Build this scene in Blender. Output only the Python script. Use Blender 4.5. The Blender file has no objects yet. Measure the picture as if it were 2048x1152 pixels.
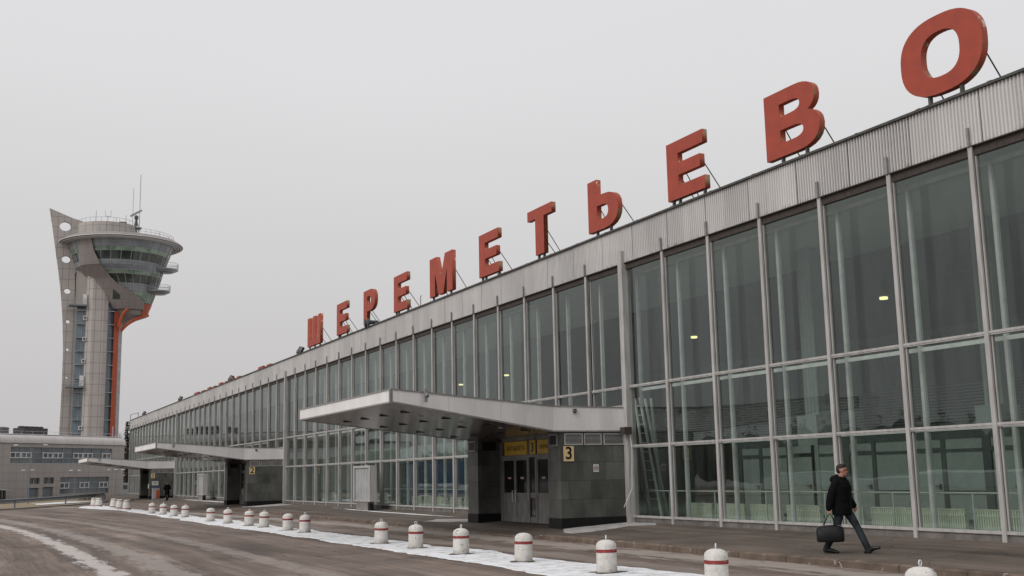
import bpy, bmesh, math, random
from mathutils import Vector, Matrix, noise
random.seed(7)
R = math.radians
scn = bpy.context.scene
# ------------------------------------------------------------------ camera
CAM = Vector((0, 0, 1.62))
cr = Vector((0.90023347, -0.43496269, -0.01967633)); cu = Vector((-0.05425672, -0.15690309, 0.98612252)); cf = Vector((0.43201378, 0.88667293, 0.16484906))
cd = bpy.data.cameras.new('camera'); co = bpy.data.objects.new('camera', cd); scn.collection.objects.link(co)
co.matrix_world = Matrix(((cr.x, cu.x, -cf.x, CAM.x), (cr.y, cu.y, -cf.y, CAM.y), (cr.z, cu.z, -cf.z, CAM.z), (0, 0, 0, 1)))
cd.sensor_width = 36; cd.sensor_fit = 'HORIZONTAL'; cd.lens = 39.323; cd.clip_start = .1; cd.clip_end = 3000
scn.camera = co
# ------------------------------------------------------------------ world: even winter overcast
SUN_EL, SUN_AZ = R(38), R(257)      # soft light from the left of the camera: direction (-.97, -.22)
w = bpy.data.worlds.new('World'); scn.world = w; w.use_nodes = True
nt = w.node_tree; nt.nodes.clear(); N = nt.nodes.new; L = nt.links.new
out = N('ShaderNodeOutputWorld'); bg = N('ShaderNodeBackground'); L(bg.outputs[0], out.inputs[0])
sky = N('ShaderNodeTexSky'); sky.sky_type = 'NISHITA'; sky.sun_disc = False; sky.sun_elevation = SUN_EL; sky.sun_rotation = SUN_AZ; sky.dust_density = 6; sky.air_density = 1.5
hs = N('ShaderNodeHueSaturation'); hs.inputs['Saturation'].default_value = .12; L(sky.outputs[0], hs.inputs['Color'])
tc = N('ShaderNodeTexCoord'); sp = N('ShaderNodeSeparateXYZ'); L(tc.outputs['Generated'], sp.inputs[0])
rp = N('ShaderNodeValToRGB'); L(sp.outputs['Z'], rp.inputs[0])
el = rp.color_ramp.elements; el[0].position = 0.0; el[0].color = (5.5, 5.35, 5.35, 1); el[1].position = .62; el[1].color = (8.0, 8.02, 8.25, 1)
e2 = el.new(.16); e2.color = (6.45, 6.33, 6.36, 1)
e3 = el.new(.34); e3.color = (7.5, 7.46, 7.6, 1)
cl = N('ShaderNodeTexNoise'); cl.inputs['Scale'].default_value = 1.3; cl.inputs['Detail'].default_value = 3; L(tc.outputs['Generated'], cl.inputs['Vector'])
mr = N('ShaderNodeMapRange'); mr.inputs[3].default_value = .95; mr.inputs[4].default_value = 1.05; L(cl.outputs['Fac'], mr.inputs[0])
vm = N('ShaderNodeVectorMath'); vm.operation = 'SCALE'; L(rp.outputs[0], vm.inputs[0]); L(mr.outputs[0], vm.inputs['Scale'])
mx = N('ShaderNodeMix'); mx.data_type = 'RGBA'; mx.inputs[0].default_value = .93; L(hs.outputs[0], mx.inputs[6]); L(vm.outputs[0], mx.inputs[7])
L(mx.outputs[2], bg.inputs['Color']); bg.inputs['Strength'].default_value = .1
sd = bpy.data.lights.new('sun', 'SUN'); sd.energy = 1.5; sd.angle = R(40); sd.color = (1, .97, .93)
so = bpy.data.objects.new('sun', sd); scn.collection.objects.link(so)
so.rotation_euler = (-Vector((math.sin(SUN_AZ) * math.cos(SUN_EL), math.cos(SUN_AZ) * math.cos(SUN_EL), math.sin(SUN_EL)))).to_track_quat('-Z', 'Y').to_euler()
scn.view_settings.view_transform = 'Standard'; scn.view_settings.look = 'None'; scn.view_settings.exposure = 0; scn.view_settings.gamma = 1
scn.cycles.max_bounces = 8; scn.cycles.transparent_max_bounces = 16; scn.cycles.diffuse_bounces = 4; scn.cycles.glossy_bounces = 4

# ------------------------------------------------------------------ materials
def mat(name, c, c2=None, sc=3, rough=.7, metal=0, st=(1, 1, 1), bump=0, bsc=None, lo=.35, hi=.65, detail=5, spec=.4, grid=None, gcol=(.05, .05, .05), gw=.02, emit=None):
    m = bpy.data.materials.new(name); m.use_nodes = True; t = m.node_tree; b = t.nodes['Principled BSDF']
    b.inputs['Roughness'].default_value = rough; b.inputs['Metallic'].default_value = metal; b.inputs['Specular IOR Level'].default_value = spec
    if c2 is None: c2 = tuple(x * .8 for x in c)
    tcn = t.nodes.new('ShaderNodeTexCoord'); mp = t.nodes.new('ShaderNodeMapping'); mp.inputs['Scale'].default_value = st
    t.links.new(tcn.outputs['Object'], mp.inputs[0])
    n = t.nodes.new('ShaderNodeTexNoise'); n.inputs['Scale'].default_value = sc; n.inputs['Detail'].default_value = detail; n.inputs['Roughness'].default_value = .62
    t.links.new(mp.outputs[0], n.inputs['Vector'])
    r = t.nodes.new('ShaderNodeMapRange'); r.inputs[1].default_value = lo; r.inputs[2].default_value = hi; t.links.new(n.outputs['Fac'], r.inputs[0])
    x = t.nodes.new('ShaderNodeMix'); x.data_type = 'RGBA'; t.links.new(r.outputs[0], x.inputs[0]); x.inputs[6].default_value = (*c, 1); x.inputs[7].default_value = (*c2, 1)
    last = x.outputs[2]
    if grid:   # joints every grid=(gx,gy,gz) metres (0 = none)
        s = t.nodes.new('ShaderNodeSeparateXYZ'); t.links.new(tcn.outputs['Object'], s.inputs[0]); acc = None
        for i, g in enumerate(grid):
            if not g: continue
            d = t.nodes.new('ShaderNodeMath'); d.operation = 'DIVIDE'; t.links.new(s.outputs[i], d.inputs[0]); d.inputs[1].default_value = g
            f = t.nodes.new('ShaderNodeMath'); f.operation = 'FRACT'; t.links.new(d.outputs[0], f.inputs[0])
            l = t.nodes.new('ShaderNodeMath'); l.operation = 'LESS_THAN'; t.links.new(f.outputs[0], l.inputs[0]); l.inputs[1].default_value = gw / g
            if acc is None: acc = l.outputs[0]
            else:
                a = t.nodes.new('ShaderNodeMath'); a.operation = 'MAXIMUM'; t.links.new(acc, a.inputs[0]); t.links.new(l.outputs[0], a.inputs[1]); acc = a.outputs[0]
        g2 = t.nodes.new('ShaderNodeMix'); g2.data_type = 'RGBA'; t.links.new(acc, g2.inputs[0]); t.links.new(last, g2.inputs[6]); g2.inputs[7].default_value = (*gcol, 1); last = g2.outputs[2]
    t.links.new(last, b.inputs['Base Color'])
    if bump:
        n2 = t.nodes.new('ShaderNodeTexNoise'); n2.inputs['Scale'].default_value = bsc or sc * 4; n2.inputs['Detail'].default_value = 4
        t.links.new(mp.outputs[0], n2.inputs['Vector'])
        bp = t.nodes.new('ShaderNodeBump'); bp.inputs['Strength'].default_value = bump; bp.inputs['Distance'].default_value = .02
        t.links.new(n2.outputs['Fac'], bp.inputs['Height']); t.links.new(bp.outputs[0], b.inputs['Normal'])
    if emit: b.inputs['Emission Color'].default_value = (*emit[:3], 1); b.inputs['Emission Strength'].default_value = emit[3]
    return m
def glass_mat(name, tint, ior=1.6, rough=.008, wob=.015):
    m = bpy.data.materials.new(name); m.use_nodes = True; t = m.node_tree; t.nodes.clear(); A = t.nodes.new; K = t.links.new
    o = A('ShaderNodeOutputMaterial'); mi = A('ShaderNodeMixShader'); tr = A('ShaderNodeBsdfTransparent'); gl = A('ShaderNodeBsdfGlossy'); fr = A('ShaderNodeFresnel')
    tr.inputs[0].default_value = (*tint, 1); gl.inputs['Color'].default_value = (.86, .93, .92, 1); gl.inputs['Roughness'].default_value = rough; ge = A('ShaderNodeNewGeometry'); mri = A('ShaderNodeMapRange'); mri.inputs[3].default_value = ior; mri.inputs[4].default_value = 1 / ior; K(ge.outputs['Backfacing'], mri.inputs[0]); K(mri.outputs[0], fr.inputs[0])   # same reflectance from both sides of the thin pane
    n = A('ShaderNodeTexNoise'); n.inputs['Scale'].default_value = .7; n.inputs['Detail'].default_value = 1; tcn = A('ShaderNodeTexCoord'); K(tcn.outputs['Object'], n.inputs['Vector'])
    bp = A('ShaderNodeBump'); bp.inputs['Strength'].default_value = wob; bp.inputs['Distance'].default_value = .25; K(n.outputs['Fac'], bp.inputs['Height']); K(bp.outputs[0], gl.inputs['Normal'])
    # dirt film
    df = A('ShaderNodeBsdfDiffuse'); df.inputs[0].default_value = (.3, .33, .31, 1); n2 = A('ShaderNodeTexNoise'); n2.inputs['Scale'].default_value = 1.2; n2.inputs['Detail'].default_value = 6
    mp = A('ShaderNodeMapping'); mp.inputs['Scale'].default_value = (1, 2.5, .5); K(tcn.outputs['Object'], mp.inputs[0]); K(mp.outputs[0], n2.inputs['Vector'])
    r2 = A('ShaderNodeMapRange'); r2.inputs[1].default_value = .35; r2.inputs[2].default_value = .75; r2.inputs[3].default_value = .004; r2.inputs[4].default_value = .05; K(n2.outputs['Fac'], r2.inputs[0])
    K(fr.outputs[0], mi.inputs[0]); K(tr.outputs[0], mi.inputs[1]); K(gl.outputs[0], mi.inputs[2])
    m2 = A('ShaderNodeMixShader'); K(r2.outputs[0], m2.inputs[0]); K(mi.outputs[0], m2.inputs[1]); K(df.outputs[0], m2.inputs[2]); K(m2.outputs[0], o.inputs[0])
    return m
M = {}
M['alu'] = mat('weathered_aluminium', (.46, .445, .43), (.33, .315, .30), sc=3, st=(2, 2, .35), rough=.55, metal=0)
M['alu_dark'] = mat('grey_anodised_frame', (.25, .24, .23), (.16, .155, .15), sc=4, st=(1, 1, .5), rough=.5)
M['inner_alu'] = mat('inner_frame', (.78, .80, .78), (.62, .64, .62), sc=3, rough=.5)
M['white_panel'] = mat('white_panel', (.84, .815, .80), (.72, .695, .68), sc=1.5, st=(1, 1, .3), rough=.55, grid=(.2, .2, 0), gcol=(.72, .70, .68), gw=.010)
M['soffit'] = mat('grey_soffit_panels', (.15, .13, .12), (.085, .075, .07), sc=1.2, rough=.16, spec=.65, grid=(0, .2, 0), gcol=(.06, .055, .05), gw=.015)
M['black'] = mat('black', (.008, .008, .008), rough=.5)
M['trim'] = mat('grey_trim', (.30, .29, .28), (.2, .19, .185), sc=6, rough=.5)
M['plinth'] = mat('concrete_plinth', (.20, .18, .165), (.11, .10, .093), sc=2.5, rough=.9, bump=.3)
M['black_stone'] = mat('black_polished_stone', (.008, .0075, .0075), (.014, .013, .013), sc=5, rough=.5, spec=.2)
M['louver'] = mat('louver_metal', (.48, .47, .45), rough=.5)
M['rail'] = mat('painted_steel_rail', (.085, .087, .078), (.05, .045, .04), sc=3, rough=.6)
M['red'] = mat('red_letter_paint', (.375, .064, .036), (.30, .054, .034), sc=2.2, rough=.55, spec=.3, bump=.05)
M['roof'] = mat('roof_felt', (.05, .05, .05), rough=.9)
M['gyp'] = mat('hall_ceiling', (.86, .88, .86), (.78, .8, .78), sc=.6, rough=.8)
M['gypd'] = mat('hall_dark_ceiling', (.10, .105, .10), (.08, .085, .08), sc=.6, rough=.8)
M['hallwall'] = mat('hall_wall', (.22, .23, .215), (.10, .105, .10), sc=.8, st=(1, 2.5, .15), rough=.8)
M['hallfloor'] = mat('hall_floor', (.42, .42, .40), rough=.35)
M['part_frame'] = mat('partition_frame', (.11, .125, .125), rough=.5)
M['part_panel'] = mat('partition_panel', (.42, .455, .44), (.37, .40, .385), rough=.5)
M['blue_panel'] = mat('blue_panel', (.03, .09, .22), (.02, .055, .14), sc=.7, rough=.5)
M['cream'] = mat('radiator_cream', (.85, .85, .72), (.78, .78, .66), rough=.5)
M['stepladder'] = mat('ladder_metal', (.8, .82, .8), rough=.4)
M['yellow'] = mat('yellow_sign', (.58, .36, .035), (.5, .31, .03), rough=.5)
M['cream_sign'] = mat('cream_sign', (.78, .58, .30), (.7, .52, .27), rough=.5)
M['ink'] = mat('sign_ink', (.012, .010, .009), rough=.6)
M['white'] = mat('white_paint', (.75, .74, .73), (.6, .59, .58), rough=.6)
M['redpaint'] = mat('red_paint', (.27, .035, .032), (.19, .03, .028), sc=8, rough=.6)
M['bollard'] = mat('whitewashed_concrete', (.69, .665, .63), (.53, .51, .475), sc=7, rough=.85, bump=.4, bsc=30)
M['snow'] = mat('snow', (.78, .79, .81), (.48, .465, .455), sc=2.6, rough=.8, bump=.6, bsc=14, lo=.42, hi=.78)
M['dirty_snow'] = mat('dirty_snow', (.50, .48, .47), (.3, .28, .27), sc=3, rough=.9, bump=.5, bsc=20)
M['kerb'] = mat('kerb_granite', (.17, .122, .094), (.085, .064, .05), sc=2.2, rough=.9, bump=.5, grid=(0, 1.6, 0), gcol=(.05, .04, .03), gw=.03)
M['brown'] = mat('dark_weathered_steel', (.06, .048, .04), (.04, .03, .025), sc=9, rough=.8)
M['skin'] = mat('skin', (.42, .22, .16), (.36, .17, .12), sc=14, rough=.55)
M['hair'] = mat('dark_hair', (.022, .015, .011), (.012, .009, .007), sc=40, rough=.7)
M['coat'] = mat('black_padded_fabric', (.0055, .0055, .0065), (.003, .003, .0035), sc=9, rough=.9, bump=.5, bsc=30, spec=.12)
M['jeans'] = mat('blue_jeans', (.020, .030, .036), (.005, .007, .010), sc=4, rough=.85, lo=.4, hi=.62)
M['shoe'] = mat('black_leather', (.01, .01, .01), rough=.35)
M['bag'] = mat('black_bag_leather', (.005, .005, .006), (.009, .009, .010), sc=6, rough=.5, bump=.3, spec=.3)
M['steel'] = mat('steel', (.45, .45, .46), rough=.35, metal=.8)
M['galv'] = mat('galvanised_steel', (.20, .23, .25), (.14, .16, .18), sc=3, rough=.5)
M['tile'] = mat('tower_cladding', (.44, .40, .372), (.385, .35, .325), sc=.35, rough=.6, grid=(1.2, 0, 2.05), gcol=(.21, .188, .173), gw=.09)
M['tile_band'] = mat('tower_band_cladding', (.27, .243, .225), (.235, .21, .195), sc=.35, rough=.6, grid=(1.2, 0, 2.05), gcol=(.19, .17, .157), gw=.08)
M['tile_shade'] = mat('tower_cladding_shaded', (.28, .255, .235), (.24, .22, .20), sc=.4, rough=.6)  # darker copy of the tower cladding, shade painted into its colour
M['blueglass'] = mat('blue_glazing', (.055, .085, .105), (.085, .12, .14), sc=.25, rough=.12, spec=.8, lo=.45, hi=.55)
M['greenglass'] = mat('green_glazing', (.12, .19, .14), (.25, .34, .26), sc=.35, rough=.12, spec=.8, lo=.45, hi=.55)
M['darkglass'] = mat('dark_glazing', (.022, .032, .028), (.05, .065, .055), sc=.3, rough=.12, spec=.8, lo=.42, hi=.6)
M['greyband'] = mat('blue_grey_panel', (.21, .225, .245), (.30, .32, .34), sc=.25, rough=.35, lo=.42, hi=.58, grid=(0, 0, .45), gcol=(.12, .13, .14), gw=.06)
M['orange'] = mat('orange_cladding', (.42, .085, .035), (.36, .07, .03), sc=.6, rough=.5)
M['palegrey'] = mat('pale_grey_metal', (.40, .40, .40), (.3, .3, .3), sc=1, rough=.5)
M['office'] = mat('office_cladding', (.40, .365, .34), (.36, .328, .305), sc=.35, rough=.6, grid=(1.2, 0, 1.05), gcol=(.24, .215, .20), gw=.05)
M['office_top'] = mat('office_cornice', (.56, .52, .50), (.50, .465, .445), sc=.35, rough=.5, grid=(2.35, 0, 0), gcol=(.3, .28, .265), gw=.06)
M['off_glass'] = mat('office_glazing', (.06, .085, .10), (.13, .155, .165), sc=.28, rough=.12, spec=.8, lo=.4, hi=.6)
M['grass'] = mat('withered_verge', (.30, .235, .15), (.17, .135, .09), sc=.8, rough=.95, bump=.5)
M['needles'] = mat('spruce_needles', (.028, .036, .026), (.016, .02, .015), sc=3, rough=.9)
M['bark'] = mat('bark', (.05, .04, .032), rough=.9)
M['concrete'] = mat('concrete_block', (.24, .225, .21), (.17, .16, .15), sc=3, rough=.9)
M['acdark'] = mat('dark_cooling_unit', (.03, .028, .028), (.06, .055, .055), sc=3, rough=.7)
M['horn'] = mat('grey_horn_metal', (.10, .10, .10), rough=.45)
M['lamp_yellow'] = mat('lit_downlight', (.8, .8, .6), emit=(1, .88, .42, 2.0))
M['lamp_off'] = mat('unlit_downlight', (.06, .065, .06), rough=.4)
M['paper'] = mat('notice_paper', (.75, .45, .47), rough=.7)
M['glass'] = glass_mat('facade_glass', (.74, .775, .755), 1.72)
M['glass2'] = glass_mat('inner_glass', (.80, .86, .83), 1.52, wob=.015)
M['doorglass'] = mat('dark_door_glass', (.012, .013, .013), rough=.08, spec=.6)

# letters: faded red with chipped patches
def chip(m, c, sc, thr, st=(1, 1, 1)):
    t = m.node_tree; b = t.nodes['Principled BSDF']; src = b.inputs['Base Color'].links[0].from_socket
    tcn = t.nodes.new('ShaderNodeTexCoord'); mp = t.nodes.new('ShaderNodeMapping'); mp.inputs['Scale'].default_value = st; t.links.new(tcn.outputs['Object'], mp.inputs[0])
    n = t.nodes.new('ShaderNodeTexNoise'); n.inputs['Scale'].default_value = sc; n.inputs['Detail'].default_value = 6; n.inputs['Roughness'].default_value = .7; t.links.new(mp.outputs[0], n.inputs['Vector'])
    r = t.nodes.new('ShaderNodeMapRange'); r.inputs[1].default_value = thr; r.inputs[2].default_value = thr + .03; t.links.new(n.outputs['Fac'], r.inputs[0])
    x = t.nodes.new('ShaderNodeMix'); x.data_type = 'RGBA'; t.links.new(r.outputs[0], x.inputs[0]); t.links.new(src, x.inputs[6]); x.inputs[7].default_value = (*c, 1); t.links.new(x.outputs[2], b.inputs['Base Color'])
M['red_side'] = mat('red_letter_side', (.40, .085, .04), (.32, .065, .035), sc=3, rough=.6)
chip(M['red_side'], (.60, .50, .42), 4.0, .615, (1, 1, .6)); chip(M['red_side'], (.26, .18, .09), 1.6, .58)
chip(M['red'], (.36, .11, .06), 1.4, .66)
chip(M['bollard'], (.11, .10, .095), 15, .615); chip(M['bollard'], (.33, .31, .28), 5, .60)
chip(M['redpaint'], (.5, .45, .42), 16, .62)
chip(M['snow'], (.24, .205, .18), 3.2, .60)
chip(M['alu'], (.16, .13, .11), 5, .69, (1, 1, .5))
chip(M['kerb'], (.36, .32, .29), 4, .62)

def stone_mat():
    m = mat('green_grey_stone', (.125, .125, .113), (.05, .053, .048), sc=1.1, st=(1.4, 1.4, .8), rough=.5, lo=.3, hi=.72, detail=9, bump=.05)
    t = m.node_tree; b = t.nodes['Principled BSDF']; src = b.inputs['Base Color'].links[0].from_socket; A = t.nodes.new; K = t.links.new
    tcn = A('ShaderNodeTexCoord'); s = A('ShaderNodeSeparateXYZ'); K(tcn.outputs['Object'], s.inputs[0])
    ad = A('ShaderNodeMath'); ad.operation = 'ADD'; K(s.outputs[0], ad.inputs[0]); K(s.outputs[1], ad.inputs[1])
    cb = A('ShaderNodeCombineXYZ'); K(ad.outputs[0], cb.inputs[0]); K(s.outputs[2], cb.inputs[1])
    br = A('ShaderNodeTexBrick'); br.inputs['Scale'].default_value = 1; br.inputs['Mortar Size'].default_value = .008; br.inputs['Brick Width'].default_value = .85; br.inputs['Row Height'].default_value = .6
    br.inputs['Color1'].default_value = (.75, .75, .75, 1); br.inputs['Color2'].default_value = (1.3, 1.3, 1.28, 1); br.inputs['Mortar'].default_value = (.45, .45, .45, 1); br.offset = .37
    mp = A('ShaderNodeMapping'); mp.inputs['Location'].default_value = (0, -.2, 0); K(cb.outputs[0], mp.inputs[0]); K(mp.outputs[0], br.inputs['Vector'])
    x = A('ShaderNodeMix'); x.data_type = 'RGBA'; x.blend_type = 'MULTIPLY'; x.inputs[0].default_value = 1; K(src, x.inputs[6]); K(br.outputs[0], x.inputs[7]); K(x.outputs[2], b.inputs['Base Color'])
    return m
M['stone'] = stone_mat()

def fascia_mat():
    m = mat('corrugated_fascia', (.61, .59, .575), (.52, .50, .485), sc=1.0, st=(1, 1, .25), rough=.5)
    t = m.node_tree; b = t.nodes['Principled BSDF']; src = b.inputs['Base Color'].links[0].from_socket; A = t.nodes.new; K = t.links.new
    tcn = A('ShaderNodeTexCoord'); s = A('ShaderNodeSeparateXYZ'); K(tcn.outputs['Object'], s.inputs[0])
    d = A('ShaderNodeMath'); d.operation = 'DIVIDE'; K(s.outputs[1], d.inputs[0]); d.inputs[1].default_value = 2.09
    f = A('ShaderNodeMath'); f.operation = 'FLOOR'; K(d.outputs[0], f.inputs[0])
    wn = A('ShaderNodeTexWhiteNoise'); wn.noise_dimensions = '1D'; K(f.outputs[0], wn.inputs['W'])
    r = A('ShaderNodeMapRange'); r.inputs[3].default_value = .90; r.inputs[4].default_value = 1.06; K(wn.outputs['Value'], r.inputs[0])
    v = A('ShaderNodeVectorMath'); v.operation = 'SCALE'; K(src, v.inputs[0]); K(r.outputs[0], v.inputs['Scale'])
    # rust drip at the bottom edge: a stain on the panels
    rr = A('ShaderNodeMapRange'); rr.inputs[1].default_value = 8.85; rr.inputs[2].default_value = 8.72; K(s.outputs[2], rr.inputs[0])
    n = A('ShaderNodeTexNoise'); n.inputs['Scale'].default_value = 6; mp = A('ShaderNodeMapping'); mp.inputs['Scale'].default_value = (1, 1, .3); K(tcn.outputs['Object'], mp.inputs[0]); K(mp.outputs[0], n.inputs['Vector'])
    r3 = A('ShaderNodeMapRange'); r3.inputs[1].default_value = .5; r3.inputs[2].default_value = .8; K(n.outputs['Fac'], r3.inputs[0])
    mu = A('ShaderNodeMath'); mu.operation = 'MULTIPLY'; K(rr.outputs[0], mu.inputs[0]); K(r3.outputs[0], mu.inputs[1])
    x = A('ShaderNodeMix'); x.data_type = 'RGBA'; K(mu.outputs[0], x.inputs[0]); K(v.outputs[0], x.inputs[6]); x.inputs[7].default_value = (.20, .15, .10, 1); K(x.outputs[2], b.inputs['Base Color'])
    return m
M['fascia'] = fascia_mat()

def road_mat(name, side=False):
    m = bpy.data.materials.new(name); m.use_nodes = True; t = m.node_tree; b = t.nodes['Principled BSDF']; A = t.nodes.new; K = t.links.new
    b.inputs['Roughness'].default_value = .85; b.inputs['Specular IOR Level'].default_value = .3
    tcn = A('ShaderNodeTexCoord'); s = A('ShaderNodeSeparateXYZ'); K(tcn.outputs['Object'], s.inputs[0])
    def mth(op, a, c=None, v=None):
        q = A('ShaderNodeMath'); q.operation = op; K(a, q.inputs[0])
        if c is not None: K(c, q.inputs[1])
        if v is not None: q.inputs[1].default_value = v
        return q.outputs[0]
    # driving direction: lanes bend to the left far away
    y = mth('MAXIMUM', mth('ADD', s.outputs[1], v=-30.), v=0.); u = mth('ADD', s.outputs[0], mth('MULTIPLY', mth('MULTIPLY', y, y), v=.0 if side else .0014))
    cb = A('ShaderNodeCombineXYZ'); K(u, cb.inputs[0]); K(mth('MULTIPLY', s.outputs[1], v=.05), cb.inputs[1])
    n1 = A('ShaderNodeTexNoise'); n1.inputs['Scale'].default_value = 1.5; n1.inputs['Detail'].default_value = 8; n1.inputs['Roughness'].default_value = .6; K(cb.outputs[0], n1.inputs['Vector'])
    n2 = A('ShaderNodeTexNoise'); n2.inputs['Scale'].default_value = .45; n2.inputs['Detail'].default_value = 6; K(tcn.outputs['Object'], n2.inputs['Vector'])
    n3 = A('ShaderNodeTexNoise'); n3.inputs['Scale'].default_value = 38; n3.inputs['Detail'].default_value = 4; n3.inputs['Roughness'].default_value = .8; K(tcn.outputs['Object'], n3.inputs['Vector'])
    ra = A('ShaderNodeValToRGB'); K(n1.outputs['Fac'], ra.inputs[0]); e = ra.color_ramp.elements
    if side:
        e[0].position = .3; e[0].color = (.066, .052, .043, 1); e[1].position = .75; e[1].color = (.17, .136, .112, 1)
    else:
        e[0].position = .30; e[0].color = (.088, .070, .060, 1); e[1].position = .72; e[1].color = (.255, .205, .172, 1)
        q = e.new(.5); q.color = (.150, .113, .093, 1)
    r2 = A('ShaderNodeMapRange'); r2.inputs[1].default_value = .3; r2.inputs[2].default_value = .7; r2.inputs[3].default_value = .72; r2.inputs[4].default_value = 1.25; K(n2.outputs['Fac'], r2.inputs[0])
    r3 = A('ShaderNodeMapRange'); r3.inputs[1].default_value = .3; r3.inputs[2].default_value = .7; r3.inputs[3].default_value = .78; r3.inputs[4].default_value = 1.22; K(n3.outputs['Fac'], r3.inputs[0])
    v = A('ShaderNodeVectorMath'); v.operation = 'SCALE'; K(ra.outputs[0], v.inputs[0]); K(mth('MULTIPLY', r2.outputs[0], r3.outputs[0]), v.inputs['Scale'])
    cf_ = A('ShaderNodeCombineXYZ'); K(mth('MULTIPLY', u, v=5.), cf_.inputs[0]); K(mth('MULTIPLY', s.outputs[1], v=.12), cf_.inputs[1])
    n4 = A('ShaderNodeTexNoise'); n4.inputs['Scale'].default_value = 2.2; n4.inputs['Detail'].default_value = 10; n4.inputs['Roughness'].default_value = .75; K(cf_.outputs[0], n4.inputs['Vector'])
    r4 = A('ShaderNodeMapRange'); r4.inputs[1].default_value = .32; r4.inputs[2].default_value = .68; r4.inputs[3].default_value = .70; r4.inputs[4].default_value = 1.35; K(n4.outputs['Fac'], r4.inputs[0])
    v2 = A('ShaderNodeVectorMath'); v2.operation = 'SCALE'; K(v.outputs[0], v2.inputs[0]); K(r4.outputs[0], v2.inputs['Scale'])
    last = v2.outputs[0]
    if not side:   # salt streaks left along the lanes: bands in u broken up by noise
        for (c0, wd, amt, col) in ((2.95, .30, .95, (.47, .43, .405)), (4.2, .42, .5, (.38, .345, .32)), (6.7, .35, .5, (.33, .29, .26)), (8.9, .5, .3, (.24, .19, .165)), (12.9, .5, .45, (.30, .26, .235)), (14.9, .7, .75, (.36, .315, .28)), (.2, .4, .25, (.3, .27, .25))):
            nn = A('ShaderNodeTexNoise'); nn.inputs['Scale'].default_value = 3.4; nn.inputs['Detail'].default_value = 9; nn.inputs['Roughness'].default_value = .7
            cc = A('ShaderNodeCombineXYZ'); K(u, cc.inputs[0]); K(mth('MULTIPLY', s.outputs[1], v=.22), cc.inputs[1]); cc.inputs[2].default_value = c0; K(cc.outputs[0], nn.inputs['Vector'])
            dd = mth('ABSOLUTE', mth('ADD', u, v=-c0)); dd = mth('DIVIDE', dd, v=wd)
            dd = mth('ADD', dd, mth('MULTIPLY', mth('ADD', nn.outputs['Fac'], v=-.5), v=4.6))
            f = A('ShaderNodeMapRange'); f.inputs[1].default_value = 1.1; f.inputs[2].default_value = .55; f.inputs[3].default_value = 0; f.inputs[4].default_value = amt; K(dd, f.inputs[0])
            x = A('ShaderNodeMix'); x.data_type = 'RGBA'; K(f.outputs[0], x.inputs[0]); K(last, x.inputs[6]); x.inputs[7].default_value = (*col, 1); last = x.outputs[2]
    else:
        nn = A('ShaderNodeTexNoise'); nn.inputs['Scale'].default_value = 1.6; nn.inputs['Detail'].default_value = 9; nn.inputs['Roughness'].default_value = .75; mp = A('ShaderNodeMapping'); mp.inputs['Scale'].default_value = (3.2, .22, 1); K(tcn.outputs['Object'], mp.inputs[0]); K(mp.outputs[0], nn.inputs['Vector'])
        f = A('ShaderNodeMapRange'); f.inputs[1].default_value = .63; f.inputs[2].default_value = .72; f.inputs[4].default_value = .5; K(nn.outputs['Fac'], f.inputs[0])
        x = A('ShaderNodeMix'); x.data_type = 'RGBA'; K(f.outputs[0], x.inputs[0]); K(last, x.inputs[6]); x.inputs[7].default_value = (.30, .28, .265, 1); last = x.outputs[2]
    vo = A('ShaderNodeTexVoronoi'); vo.feature = 'DISTANCE_TO_EDGE'; vo.inputs['Scale'].default_value = .33; dn = A('ShaderNodeVectorMath'); dn.operation = 'MULTIPLY_ADD'; K(n2.outputs['Color'], dn.inputs[0]); dn.inputs[1].default_value = (2.2, 2.2, 0); K(tcn.outputs['Object'], dn.inputs[2]); K(dn.outputs[0], vo.inputs['Vector'])
    ck = A('ShaderNodeMapRange'); ck.inputs[1].default_value = .0; ck.inputs[2].default_value = .010; ck.inputs[3].default_value = .6; ck.inputs[4].default_value = 1; K(vo.outputs['Distance'], ck.inputs[0])
    vc = A('ShaderNodeVectorMath'); vc.operation = 'SCALE'; K(last, vc.inputs[0]); K(ck.outputs[0], vc.inputs['Scale']); last = vc.outputs[0]
    K(last, b.inputs['Base Color'])
    bp = A('ShaderNodeBump'); bp.inputs['Strength'].default_value = .35; bp.inputs['Distance'].default_value = .01; K(n3.outputs['Fac'], bp.inputs['Height']); K(bp.outputs[0], b.inputs['Normal'])
    return m
M['road'] = road_mat('frosty_asphalt'); M['pave'] = road_mat('pavement_asphalt', True)

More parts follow.
